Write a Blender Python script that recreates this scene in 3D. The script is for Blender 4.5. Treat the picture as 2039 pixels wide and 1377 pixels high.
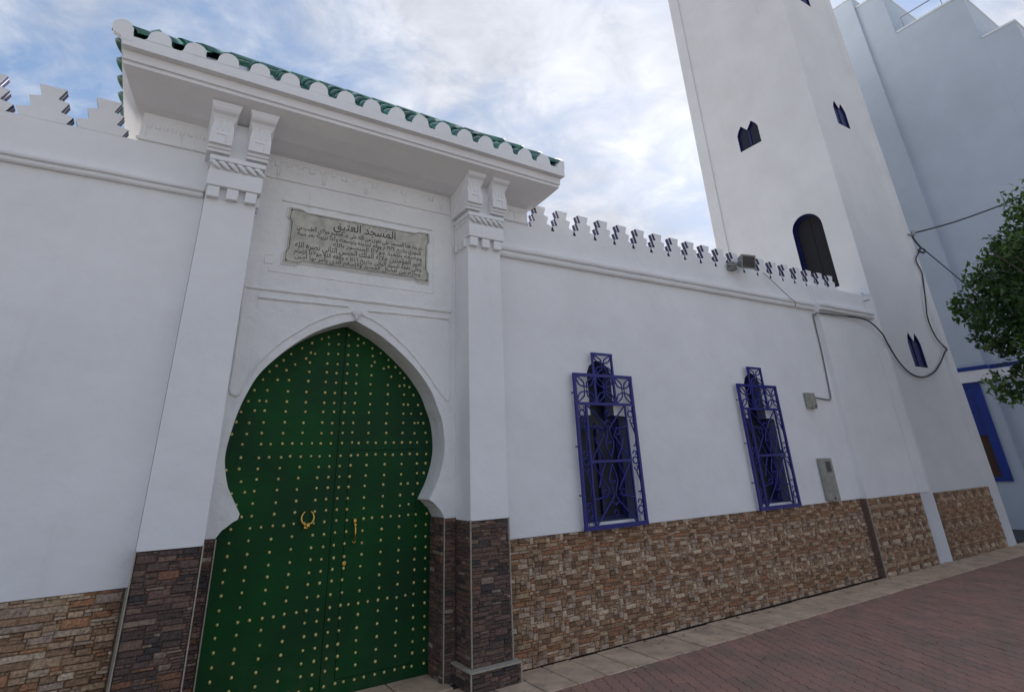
import bpy, bmesh, math, random
from mathutils import Vector, Matrix
from mathutils.geometry import tessellate_polygon

# ------------------------------------------------------------------ camera, sky, sun, exposure
S = bpy.context.scene
for o in list(bpy.data.objects): bpy.data.objects.remove(o)
COL = S.collection
cam_d = bpy.data.cameras.new('camera'); cam = bpy.data.objects.new('camera', cam_d); COL.objects.link(cam)
cam_d.sensor_width = 36; cam_d.lens = 19.364; cam_d.shift_x = 0.0065; cam_d.shift_y = -0.1070
cam_d.clip_start = .05; cam_d.clip_end = 3000
R_ = Vector((.85261764, -.52136759, -.03491406)); U_ = Vector((-.17311165, -.34487739, .92254645)); F_ = Vector((.49302689, .78053535, .38430335))
cam.matrix_world = Matrix(((R_.x, U_.x, -F_.x, 0), (R_.y, U_.y, -F_.y, -4.8135), (R_.z, U_.z, -F_.z, 1.6), (0, 0, 0, 1)))
S.camera = cam
S.view_settings.view_transform = 'Standard'; S.view_settings.look = 'None'
S.view_settings.gamma = 1; S.view_settings.use_curve_mapping = False
S.view_settings.exposure = 0.92

SUN_AZ, SUN_EL = 56.0, 37.0
sd = Vector((math.sin(math.radians(SUN_AZ))*math.cos(math.radians(SUN_EL)), math.cos(math.radians(SUN_AZ))*math.cos(math.radians(SUN_EL)), math.sin(math.radians(SUN_EL))))
sun_d = bpy.data.lights.new('sun', 'SUN'); sun_d.energy = 5.0; sun_d.angle = math.radians(3); sun_d.color = (1, .95, .87)
sun = bpy.data.objects.new('sun', sun_d); COL.objects.link(sun); sun.location = (8, 8, 20)
sun.rotation_euler = sd.to_track_quat('Z', 'Y').to_euler()

W = bpy.data.worlds.new('World'); S.world = W; W.use_nodes = True
def build_world():
    nt = W.node_tree; N = nt.nodes; L = nt.links; N.clear()
    out = N.new('ShaderNodeOutputWorld'); bg = N.new('ShaderNodeBackground'); bg.inputs['Strength'].default_value = .1
    sky = N.new('ShaderNodeTexSky'); sky.sky_type = 'NISHITA'; sky.sun_disc = False
    sky.sun_elevation = math.radians(SUN_EL); sky.sun_rotation = math.radians(SUN_AZ); sky.air_density = 1.0; sky.dust_density = .6; sky.ozone_density = 1.5
    tc = N.new('ShaderNodeTexCoord'); sep = N.new('ShaderNodeSeparateXYZ'); L.new(tc.outputs['Generated'], sep.inputs[0])
    def M(op, a, b=None, c=None):
        n = N.new('ShaderNodeMath'); n.operation = op
        for i, v in enumerate((a, b, c)):
            if v is None: continue
            if isinstance(v, (int, float)): n.inputs[i].default_value = v
            else: L.new(v, n.inputs[i])
        return n.outputs[0]
    zc = M('ADD', M('MAXIMUM', sep.outputs['Z'], 0.0), .22)
    px = M('DIVIDE', sep.outputs['X'], zc); py = M('DIVIDE', sep.outputs['Y'], zc)
    cb = N.new('ShaderNodeCombineXYZ'); L.new(px, cb.inputs[0]); L.new(py, cb.inputs[1]); cb.inputs[2].default_value = 3.7
    def noise(scale, det, rough, dist, off):
        mp = N.new('ShaderNodeMapping'); mp.inputs['Location'].default_value = off; L.new(cb.outputs[0], mp.inputs['Vector'])
        n = N.new('ShaderNodeTexNoise'); n.inputs['Scale'].default_value = scale; n.inputs['Detail'].default_value = det
        n.inputs['Roughness'].default_value = rough; n.inputs['Distortion'].default_value = dist
        L.new(mp.outputs[0], n.inputs['Vector']); return n.outputs['Fac']
    n1 = noise(1.45, 9, .58, .25, (1.9, 4.1, 0)); n2 = noise(7.0, 9, .62, .4, (7.3, 1.0, 2.0)); n3 = noise(2.0, 5, .5, .3, (3.3, 8.8, 5.0))
    f = M('ADD', M('MULTIPLY', n1, .76), M('MULTIPLY', n2, .24))
    ramp = N.new('ShaderNodeValToRGB'); L.new(f, ramp.inputs[0])
    e = ramp.color_ramp.elements; e[0].position = .415; e[0].color = (0, 0, 0, 1); e[1].position = .56; e[1].color = (1, 1, 1, 1)
    # cloud light: brighter towards the veiled sun, as the sky itself is
    dp = N.new('ShaderNodeVectorMath'); dp.operation = 'DOT_PRODUCT'; L.new(tc.outputs['Generated'], dp.inputs[0]); dp.inputs[1].default_value = sd
    g = M('MAXIMUM', dp.outputs['Value'], 0.0)
    glow = M('ADD', M('MULTIPLY', M('POWER', g, 30.0), .5), M('MULTIPLY', M('POWER', g, 5.0), .5))
    lum = M('ADD', M('ADD', glow, 3.7), M('ADD', M('MULTIPLY', M('SUBTRACT', n3, .5), 4.5), M('MULTIPLY', M('SUBTRACT', n2, .5), 3.5)))
    cc = N.new('ShaderNodeVectorMath'); cc.operation = 'SCALE'; cc.inputs[0].default_value = (1.0, 1.03, 1.12); L.new(lum, cc.inputs['Scale'])
    # pale veil over the blue
    sk = N.new('ShaderNodeVectorMath'); sk.operation = 'SCALE'; L.new(sky.outputs[0], sk.inputs[0]); sk.inputs['Scale'].default_value = .5
    veil = N.new('ShaderNodeMixRGB'); veil.inputs[0].default_value = .42; L.new(sk.outputs[0], veil.inputs[1]); veil.inputs[2].default_value = (2.5, 3.7, 5.9, 1)
    mix = N.new('ShaderNodeMixRGB'); L.new(M('MULTIPLY', ramp.outputs[0], .93), mix.inputs[0]); L.new(veil.outputs[0], mix.inputs[1]); L.new(cc.outputs[0], mix.inputs[2])
    L.new(mix.outputs[0], bg.inputs[0]); L.new(bg.outputs[0], out.inputs[0])
build_world()

# ------------------------------------------------------------------ helpers
RND = random.Random(7)
def material(name, col, rough=.8, metal=0, noise=None, bump=None, col2=None, spec=None, island=0, coat=0):
    """noise=(scale, amount) darkens/lightens the paint or stone unevenly; bump=(scale, strength, distance)"""
    m = bpy.data.materials.new(name); m.use_nodes = True; nt = m.node_tree; N = nt.nodes; L = nt.links
    b = N['Principled BSDF']; b.inputs['Base Color'].default_value = (*col, 1); b.inputs['Roughness'].default_value = rough; b.inputs['Metallic'].default_value = metal
    if spec is not None: b.inputs['Specular IOR Level'].default_value = spec
    if coat: b.inputs['Coat Weight'].default_value = coat
    geo = N.new('ShaderNodeNewGeometry'); cur = None
    if noise:
        n = N.new('ShaderNodeTexNoise'); n.inputs['Scale'].default_value = noise[0]; n.inputs['Detail'].default_value = 6; n.inputs['Roughness'].default_value = .62
        L.new(geo.outputs['Position'], n.inputs['Vector'])
        mx = N.new('ShaderNodeMixRGB'); mx.inputs[1].default_value = (*col, 1); c2 = col2 or tuple(c*(1-noise[1]) for c in col); mx.inputs[2].default_value = (*c2, 1)
        mr = N.new('ShaderNodeMapRange'); mr.inputs[1].default_value = .38; mr.inputs[2].default_value = .66; L.new(n.outputs['Fac'], mr.inputs[0])
        L.new(mr.outputs[0], mx.inputs[0]); cur = mx.outputs[0]
    if island:
        mul = N.new('ShaderNodeMixRGB'); mul.blend_type = 'MULTIPLY'; mul.inputs[0].default_value = 1
        mr2 = N.new('ShaderNodeMapRange'); mr2.inputs[3].default_value = 1-island; mr2.inputs[4].default_value = 1+island
        L.new(geo.outputs['Random Per Island'], mr2.inputs[0])
        oi = N.new('ShaderNodeObjectInfo'); mr3 = N.new('ShaderNodeMapRange'); mr3.inputs[3].default_value = 1-island; mr3.inputs[4].default_value = 1+island
        L.new(oi.outputs['Random'], mr3.inputs[0])
        mm = N.new('ShaderNodeMath'); mm.operation = 'MULTIPLY'; L.new(mr2.outputs[0], mm.inputs[0]); L.new(mr3.outputs[0], mm.inputs[1])
        if cur: L.new(cur, mul.inputs[1])
        else: mul.inputs[1].default_value = (*col, 1)
        L.new(mm.outputs[0], mul.inputs[2]); cur = mul.outputs[0]
    if cur: L.new(cur, b.inputs['Base Color'])
    if bump:
        n2 = N.new('ShaderNodeTexNoise'); n2.inputs['Scale'].default_value = bump[0]; n2.inputs['Detail'].default_value = 7; n2.inputs['Roughness'].default_value = .6
        L.new(geo.outputs['Position'], n2.inputs['Vector'])
        bp = N.new('ShaderNodeBump'); bp.inputs['Strength'].default_value = bump[1]; bp.inputs['Distance'].default_value = bump[2]
        L.new(n2.outputs['Fac'], bp.inputs['Height']); L.new(bp.outputs[0], b.inputs['Normal'])
    return m

def plaster(name, col, grain=140, gs=.35, wave=3.0, stain=(.60, .60, .60), dirt=.0):
    m = bpy.data.materials.new(name); m.use_nodes = True; nt = m.node_tree; N = nt.nodes; L = nt.links
    b = N['Principled BSDF']; b.inputs['Roughness'].default_value = .88; b.inputs['Specular IOR Level'].default_value = .25
    geo = N.new('ShaderNodeNewGeometry')
    def noise(s, d=6, r=.6, stretch=None):
        n = N.new('ShaderNodeTexNoise'); n.inputs['Scale'].default_value = s; n.inputs['Detail'].default_value = d; n.inputs['Roughness'].default_value = r
        if stretch:
            mp = N.new('ShaderNodeMapping'); mp.inputs['Scale'].default_value = stretch; L.new(geo.outputs['Position'], mp.inputs[0]); L.new(mp.outputs[0], n.inputs['Vector'])
        else: L.new(geo.outputs['Position'], n.inputs['Vector'])
        return n.outputs['Fac']
    def rng(x, a, c, lo, hi):
        mr = N.new('ShaderNodeMapRange'); mr.inputs[1].default_value = a; mr.inputs[2].default_value = c; mr.inputs[3].default_value = lo; mr.inputs[4].default_value = hi
        L.new(x, mr.inputs[0]); return mr.outputs[0]
    a = N.new('ShaderNodeMixRGB'); a.inputs[1].default_value = (*col, 1); a.inputs[2].default_value = tuple(c*.89 for c in col) + (1,)
    L.new(rng(noise(.9, 6, .65), .35, .7, 0, 1), a.inputs[0])
    # weather streaks run down, small spots sit anywhere
    st = N.new('ShaderNodeMixRGB'); st.inputs[2].default_value = (stain[0]*.72, stain[1]*.70, stain[2]*.66, 1); L.new(a.outputs[0], st.inputs[1])
    L.new(rng(noise(1.0, 7, .7, (7, 7, .7)), .57, .82, 0, .15 + dirt), st.inputs[0])
    sp = N.new('ShaderNodeMixRGB'); sp.inputs[2].default_value = (.22, .2, .18, 1); L.new(st.outputs[0], sp.inputs[1])
    L.new(rng(noise(26, 2, .5), .76, .80, 0, .55), sp.inputs[0])
    L.new(sp.outputs[0], b.inputs['Base Color'])
    b1 = N.new('ShaderNodeBump'); b1.inputs['Strength'].default_value = gs; b1.inputs['Distance'].default_value = .004; L.new(noise(grain, 4, .7), b1.inputs['Height'])
    b2 = N.new('ShaderNodeBump'); b2.inputs['Strength'].default_value = .7; b2.inputs['Distance'].default_value = .03; L.new(noise(wave, 5, .5), b2.inputs['Height'])
    L.new(b2.outputs[0], b1.inputs['Normal']); L.new(b1.outputs[0], b.inputs['Normal'])
    return m

MT = dict(
    white=plaster('white_plaster', (.81, .81, .82)),
    panel=plaster('aged_white_plaster', (.80, .795, .785), grain=60, gs=.5, wave=7, dirt=.2),
    rough=plaster('rough_white_plaster', (.67, .675, .69), grain=34, gs=1.0, wave=2, dirt=.1),
    blue_white=plaster('pale_blue_plaster', (.47, .53, .61), grain=30, gs=.3, wave=1.2, stain=(.5, .6, .7)),
    pale=plaster('pale_plaster', (.70, .74, .76), grain=30, gs=.3, wave=1.2),
    green=material('green_door_paint', (.0025, .066, .011), .6, noise=(2.2, .35), bump=(40, .12, .004), spec=.22),
    gap_shade=material('green_door_edge', (.002, .016, .008), .7),  # near-black green standing for shade in the door gaps
    brass=material('brass', (.80, .68, .26), .42, .4, noise=(60, .4), bump=(200, .2, .001)),
    gold=material('polished_brass', (.62, .40, .10), .32, 1.0),
    navy=material('navy_paint', (.008, .012, .095), .5, noise=(30, .3)),
    iron=material('blue_iron_paint', (.010, .014, .20), .42, noise=(40, .35), bump=(120, .3, .002)),
    shutter=material('blue_shutter_paint', (.01, .035, .26), .45, noise=(4, .3)),
    dnavy=material('deep_navy_shutter_paint', (.012, .022, .13), .5, noise=(9, .4)),
    dark=material('dark_interior', (.012, .012, .016), .9),
    glass=material('dark_glass', (.008, .010, .022), .3, spec=.3, bump=(3, .1, .02)),
    tile=material('green_glazed_tile', (.014, .080, .090), .3, noise=(9, .65), col2=(.05, .19, .12), bump=(50, .3, .004), island=.3, coat=.3),
    grout=material('tile_edge_trim', (.42, .38, .31), .7, noise=(50, .3)),
    backing=material('stone_backing', (.19, .125, .075), .95, noise=(30, .5)),
    dbacking=material('dark_stone_backing', (.10, .070, .058), .95, noise=(30, .5)),
    slate=material('engraved_slab', (.55, .525, .455), .6, noise=(9, .35), bump=(90, .15, .002)),
    ink=material('black_engraving_paint', (.012, .012, .012), .6),
    grey_plastic=material('grey_plastic', (.33, .32, .28), .6, noise=(14, .25)),
    cable=material('black_cable', (.03, .03, .033), .6),
    wire=material('grey_wire', (.20, .20, .21), .6),
    lamp=material('grey_lamp_housing', (.25, .25, .23), .5, noise=(40, .3)),
    lens=material('dark_lamp_glass', (.022, .022, .027), .35),
    slab=material('pavement_slab', (.60, .44, .31), .92, noise=(5, .32), bump=(70, .6, .006), island=.07),
    joint=material('paving_bed', (.085, .058, .048), .95, noise=(40, .4)),
    asphalt=material('asphalt', (.055, .055, .06), .95, noise=(30, .4), bump=(90, .6, .01)),
    pale_ground=material('pale_bounce_ground', (.46, .42, .37), .9, noise=(.6, .3), bump=(30, .5, .01)),  # ground beyond the paving, made pale to bounce sunlight onto the walls
    reveal=plaster('grey_blue_reveal', (.15, .16, .25)),  # darker grey-blue colour on the sides of the window openings
    bark=material('bark', (.12, .09, .07), .9, noise=(12, .5), bump=(30, .8, .02)),
    steel=material('galvanised_pipe', (.30, .32, .34), .5, .3),
)
def stone_set(name, cols, n=60, amt=.6):
    return [material(f'{name}_{i}', c, .82, noise=(n, amt), bump=(70, .8, .006), island=.15) for i, c in enumerate(cols)]
TAN = stone_set('tan_stone', [(0.682, 0.528, 0.38), (0.594, 0.446, 0.314), (0.506, 0.347, 0.22), (0.44, 0.286, 0.174), (0.374, 0.231, 0.138), (0.451, 0.226, 0.116), (0.385, 0.182, 0.094), (0.451, 0.33, 0.248), (0.242, 0.141, 0.083), (0.352, 0.22, 0.132)])
DRK = stone_set('dark_stone', [(0.198, 0.12, 0.094), (0.162, 0.101, 0.08), (0.126, 0.08, 0.067), (0.084, 0.062, 0.056), (0.228, 0.144, 0.102), (0.288, 0.214, 0.156), (0.228, 0.114, 0.066), (0.144, 0.089, 0.072), (0.066, 0.055, 0.054), (0.396, 0.324, 0.252)])

def pavers_mat():
    cols = [(.355, .188, .143), (.33, .180, .138), (.315, .180, .142), (.365, .198, .150)]
    return [material(f'red_paver_{i}', c, .9, noise=(2.2, .38), col2=(c[0]*.72, c[1]*.88, c[2]*.85), bump=(110, .7, .005), island=.05) for i, c in enumerate(cols)]
PAV = pavers_mat()
def overlay(m, scale, lo, hi, col, amt, zmax=None):
    """small marks or dust on a surface, mixed over its colour"""
    nt = m.node_tree; N = nt.nodes; L = nt.links; b = N['Principled BSDF']; geo = N.new('ShaderNodeNewGeometry')
    n = N.new('ShaderNodeTexNoise'); n.inputs['Scale'].default_value = scale; n.inputs['Detail'].default_value = 5; L.new(geo.outputs['Position'], n.inputs['Vector'])
    mr = N.new('ShaderNodeMapRange'); mr.inputs[1].default_value = lo; mr.inputs[2].default_value = hi; mr.inputs[4].default_value = amt; fac = n.outputs['Fac']; L.new(fac, mr.inputs[0]); fac = mr.outputs[0]
    if zmax:
        sp = N.new('ShaderNodeSeparateXYZ'); L.new(geo.outputs['Position'], sp.inputs[0]); z = N.new('ShaderNodeMapRange'); z.inputs[1].default_value = 0; z.inputs[2].default_value = zmax; z.inputs[3].default_value = 1; z.inputs[4].default_value = 0
        L.new(sp.outputs['Z'], z.inputs[0]); mu = N.new('ShaderNodeMath'); mu.operation = 'MULTIPLY'; L.new(z.outputs[0], mu.inputs[0]); L.new(fac, mu.inputs[1]); fac = mu.outputs[0]
    mx = N.new('ShaderNodeMixRGB'); mx.inputs[2].default_value = (*col, 1); L.new(fac, mx.inputs[0])
    src = b.inputs['Base Color'].links[0].from_socket; L.new(src, mx.inputs[1]); L.new(mx.outputs[0], b.inputs['Base Color'])
overlay(MT['slab'], 15, .66, .70, (.10, .075, .06), .75)
overlay(MT['slab'], 4, .55, .75, (.22, .17, .13), .6)
overlay(MT['green'], 7, .40, .70, (.05, .075, .04), .55, .55)
overlay(MT['green'], 1.6, .40, .68, (.004, .036, .012), .9)

class MB:
    """gathers shapes; build() links them as ONE mesh object"""
    def __init__(s): s.v = []; s.f = []; s.m = []; s.sm = []
    def add(s, vs, fs, mi=0, smooth=False):
        k = len(s.v); s.v += [tuple(v) for v in vs]; s.f += [tuple(i+k for i in f) for f in fs]; s.m += [mi]*len(fs); s.sm += [smooth]*len(fs)
    def box(s, x0, x1, y0, y1, z0, z1, mi=0, ch=0):
        if ch:
            c = ch; vs = []
            bm = bmesh.new(); bmesh.ops.create_cube(bm, size=1)
            for v in bm.verts: v.co = Vector(((x0+x1)/2+v.co.x*(x1-x0), (y0+y1)/2+v.co.y*(y1-y0), (z0+z1)/2+v.co.z*(z1-z0)))
            bmesh.ops.bevel(bm, geom=bm.edges[:], offset=c, segments=1, affect='EDGES')
            bm.verts.index_update(); s.add([v.co[:] for v in bm.verts], [[v.index for v in f.verts] for f in bm.faces], mi); bm.free(); return
        s.add([(x0, y0, z0), (x1, y0, z0), (x1, y1, z0), (x0, y1, z0), (x0, y0, z1), (x1, y0, z1), (x1, y1, z1), (x0, y1, z1)],
              [(0, 3, 2, 1), (4, 5, 6, 7), (0, 1, 5, 4), (1, 2, 6, 5), (2, 3, 7, 6), (3, 0, 4, 7)], mi)
    def poly(s, outer, holes, a, b, plane='xz', mi=0, side_mi=None):
        """flat outline extruded from depth a to b; plane xz (depth y), yz (depth x) or xy (depth z)"""
        def P(p, d):
            if plane == 'xz': return (p[0], d, p[1])
            if plane == 'yz': return (d, p[0], p[1])
            return (p[0], p[1], d)
        loops = [outer] + list(holes); flat = [p for l in loops for p in l]
        tris = tessellate_polygon([[Vector((p[0], p[1], 0)) for p in l] for l in loops])
        n = len(flat); vs = [P(p, a) for p in flat] + [P(p, b) for p in flat]
        fs = [tuple(t) for t in tris] + [tuple(i+n for i in reversed(t)) for t in tris]
        s.add(vs, fs, mi); k = 0; sf = []; smi = []
        for l in loops:
            m = len(l)
            for i in range(m): sf.append((k+i, k+(i+1) % m, n+k+(i+1) % m, n+k+i)); smi.append(side_mi if (side_mi is not None and l is not outer) else mi)
            k += m
        base = len(s.v)-2*n
        s.f += [tuple(i+base for i in f) for f in sf]; s.m += smi; s.sm += [False]*len(sf)
    def tube(s, pts, r, n=8, closed=False, mi=0):
        pts = [Vector(p) for p in pts]; N_ = len(pts); rings = []; up = None
        for i, p in enumerate(pts):
            a = pts[(i-1) % N_] if (closed or i) else p; b = pts[(i+1) % N_] if (closed or i < N_-1) else p
            t = (b-a).normalized()
            if up is None:
                up = Vector((0, 0, 1)) if abs(t.z) < .9 else Vector((1, 0, 0))
            x = t.cross(up).normalized(); up = x.cross(t).normalized()
            rr = r[i] if isinstance(r, (list, tuple)) else r
            rings.append([p + (x*math.cos(2*math.pi*k/n) + up*math.sin(2*math.pi*k/n))*rr for k in range(n)])
        vs = [v for rg in rings for v in rg]; fs = []
        for i in range(N_ if closed else N_-1):
            j = (i+1) % N_
            for k in range(n): fs.append((i*n+k, i*n+(k+1) % n, j*n+(k+1) % n, j*n+k))
        s.add(vs, fs, mi, True)
        if not closed: s.add([v for v in rings[0]], [tuple(range(n))], mi); s.add([v for v in rings[-1]], [tuple(range(n))], mi)
    def build(s, name, mats, parent=None, loc=(0, 0, 0)):
        me = bpy.data.meshes.new(name); me.from_pydata(s.v, [], s.f)
        mats = mats if isinstance(mats, (list, tuple)) else [mats]
        for m in mats: me.materials.append(m)
        me.polygons.foreach_set('material_index', s.m); me.polygons.foreach_set('use_smooth', s.sm)
        bm = bmesh.new(); bm.from_mesh(me); bmesh.ops.recalc_face_normals(bm, faces=bm.faces); bm.to_mesh(me); bm.free(); me.update()
        o = bpy.data.objects.new(name, me); COL.objects.link(o); o.location = loc
        if parent: o.parent = parent
        return o
def link(name, me, parent=None, loc=(0, 0, 0), rot=(0, 0, 0), sc=(1, 1, 1)):
    o = bpy.data.objects.new(name, me); COL.objects.link(o); o.location = loc; o.rotation_euler = rot; o.scale = sc
    if parent: o.parent = parent
    return o
def tag(o, label=None, cat=None, group=None, kind=None):
    if label: o['label'] = label
    if cat: o['category'] = cat
    if group: o['group'] = group
    if kind: o['kind'] = kind
    return o
def empty(name, label, cat, group=None, loc=(0, 0, 0)):
    o = bpy.data.objects.new(name, None); COL.objects.link(o); o.empty_display_size = .1; o.location = loc
    return tag(o, label, cat, group)
def catmull(pts, n=6, closed=False):
    out = []; P = [Vector(p) for p in pts]; m = len(P)
    for i in range(m if closed else m-1):
        p1, p2 = P[i], P[(i+1) % m]; p0 = P[i-1] if (i or closed) else p1*2-p2; p3 = P[(i+2) % m] if (closed or i+2 < m) else p2*2-p1
        for k in range(n):
            t = k/n; out.append(.5*((2*p1)+(-p0+p2)*t+(2*p0-5*p1+4*p2-p3)*t*t+(-p0+3*p1-3*p2+p3)*t**3))
    if not closed: out.append(P[-1])
    return out
def bead(mb, pts, y, r, n=6, close=False):
    """hand-run plaster moulding on a wall face: slightly uneven in thickness"""
    P = [Vector((p[0], y, p[1])) for p in pts]; Q = []
    for i in range(len(P)-(0 if close else 1)):
        a, b = P[i], P[(i+1) % len(P)]; k = max(1, int((b-a).length/.06))
        Q += [a.lerp(b, j/k) for j in range(k)]
    if not close: Q.append(P[-1])
    rs = [r*RND.uniform(.8, 1.2) for _ in Q]
    Q = [q+Vector((RND.uniform(-.1, .1)*r, 0, RND.uniform(-.15, .15)*r)) for q in Q]
    mb.tube(Q, rs, n, close)

# ------------------------------------------------------------------ stone cladding
def pack(cw, ch, sizes, rnd):
    """fill a cw x ch grid with interlocking rectangles"""
    g = [[0]*cw for _ in range(ch)]; out = []
    for j in range(ch):
        for i in range(cw):
            if g[j][i]: continue
            for _ in range(12):
                w, h = rnd.choice(sizes)
                if i+w <= cw and j+h <= ch and all(not g[j+b][i+a] for a in range(w) for b in range(h)): break
            else: w = h = 1
            if w == h == 1:
                while i+w < cw and not g[j][i+w] and w < 3: w += 1
            for a in range(w):
                for b in range(h): g[j+b][i+a] = 1
            out.append((i, j, w, h))
    return out
STONE_ME = {}
def stone_mesh(mats, k, var):
    key = (mats[0].name, k, var)
    if key not in STONE_ME:
        r = random.Random(hash((k, var)) & 255); e = .5
        def c(x, z): return (x*(e-.04-r.uniform(0, .05)), -r.uniform(.75, 1.15), z*(e-.06-r.uniform(0, .10)))
        vs = [(-e, 0, -e), (e, 0, -e), (e, 0, e), (-e, 0, e), c(-1, -1), c(1, -1), c(1, 1), c(-1, 1), (r.uniform(-.2, .2), -r.uniform(.95, 1.3), r.uniform(-.2, .2))]
        fs = [(0, 1, 5, 4), (1, 2, 6, 5), (2, 3, 7, 6), (3, 0, 4, 7), (4, 5, 8), (5, 6, 8), (6, 7, 8), (7, 4, 8)]
        me = bpy.data.meshes.new('stone'); me.from_pydata(vs, [], fs); me.materials.append(mats[k]); me.update(); STONE_ME[key] = (me, vs, fs)
    return STONE_ME[key]
def clad(parent, origin, rotz, w, h, mats, seed, cell=(.02, .0165), tile=None, sizes=None, weights=None, budget=300, order=None, base_mat=None, depth=(.004, .017), dark=0):
    """stones over a w x h face whose local x runs along the wall, outward is local -y. Nearest `budget` are own objects."""
    rnd = random.Random(seed)
    sizes = sizes or [(2, 1), (3, 1), (4, 2), (5, 2), (3, 2), (6, 1), (4, 1), (5, 3), (2, 2), (7, 2), (2, 3), (5, 1)]
    weights = weights or [3, 3, 3, 2, 2, 3, 1, 2, 1, 2]
    cw, chh = cell; nx, nz = int(round(w/cw)), int(round(h/chh)); cells = []
    if tile:
        tw, th = tile; motif = [(i, j, a, b, rnd.choices(range(len(mats)), weights)[0]) for i, j, a, b in pack(tw, th, sizes, rnd)]
        for tx in range(nx//tw+1):
            for tz in range(nz//th+1):
                for i, j, a, b, k in motif:
                    X, Z = tx*tw+i, tz*th+j
                    if X >= nx or Z >= nz: continue
                    if rnd.random() < .12: k = rnd.choices(range(len(mats)), weights)[0]
                    cells.append((X, Z, min(a, nx-X), min(b, nz-Z), k))
    else:
        cells = [(i, j, a, b, rnd.choices(range(len(mats)), weights)[0]) for i, j, a, b in pack(nx, nz, sizes, rnd)]
    sx, sz = w/nx, h/nz
    items = []
    for X, Z, a, b, k in cells:
        items.append(((X+a/2)*sx, (Z+b/2)*sz, a*sx-.0022, b*sz-.0022, k, rnd.randrange(3), rnd.uniform(*depth)))
    if order: items.sort(key=order)
    R = Matrix.Translation(Vector(origin)) @ Matrix.Rotation(rotz, 4, 'Z')
    for it in items[:budget]:
        x, z, a, b, k, v, d = it; me = stone_mesh(mats, k, v)[0]
        link('stone', me, parent, R @ Vector((x, 0, z)), (0, 0, rotz), (a, d, b))
    rest = items[budget:]
    if rest:
        mb = MB()
        for x, z, a, b, k, v, d in rest:
            _, vs, fs = stone_mesh(mats, k, v)
            mb.add([R @ Vector((x+p[0]*a, p[1]*d, z+p[2]*b)) for p in vs], fs, k)
        me = bpy.data.meshes.new('stones'); me.from_pydata(mb.v, [], mb.f)
        for m in mats: me.materials.append(m)
        me.polygons.foreach_set('material_index', mb.m); me.update()
        o = bpy.data.objects.new('stones', me); COL.objects.link(o); o.parent = parent; o['kind'] = 'stuff'
    return len(items)
SZ_D = [(6, 2), (8, 2), (5, 1), (7, 1), (9, 2), (4, 2), (5, 2), (6, 1), (7, 3), (3, 1), (10, 2)]

# ------------------------------------------------------------------ ground, slabs, pavers
mb = MB(); mb.add([(-300, -300, -.06), (300, -300, -.06), (300, 300, -.06), (-300, 300, -.06)], [(0, 1, 2, 3)])
tag(mb.build('ground', MT['pale_ground']), kind='structure')
mb = MB(); mb.box(-9, 15.9, -9, -.5, -.058, -.012); mb.box(-4, 15.9, -.5, 1.2, -.058, -.014)
paving = tag(mb.build('paving', MT['joint']), kind='structure')
mb = MB(); mb.box(14.0, 15.99, -.45, 12, -.056, -.004)
tag(mb.build('alley', MT['asphalt']), kind='structure')

pavement = bpy.data.objects.new('pavement', None); COL.objects.link(pavement); tag(pavement, kind='structure')
slab_me = []
for v in range(4):
    r = random.Random(v); mb = MB(); mb.box(.004, .2895, -.5, 0, -.04, 0, ch=.004)
    o = mb.build('slab', MT['slab'], pavement); slab_me.append(o.data); bpy.data.objects.remove(o)
x = -1.25; i = 0
while x < 13.9:
    if not (-.0 < x < .1 and False):
        link('slab', slab_me[i % 4], pavement, (x, RND.uniform(-.006, .004), -.001+RND.uniform(-.004, .003)), (RND.uniform(-.006, .006), RND.uniform(-.006, .006), RND.uniform(-.006, .006)))
    x += .3; i += 1
# the doorway step, paved with the same slabs
for k in range(7):
    link('slab', slab_me[k % 4], pavement, (.5+k*.3 if k < 6 else 2.11, .45, .004+.001*k), (0, 0, 0), (1, .90, 1))

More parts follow.
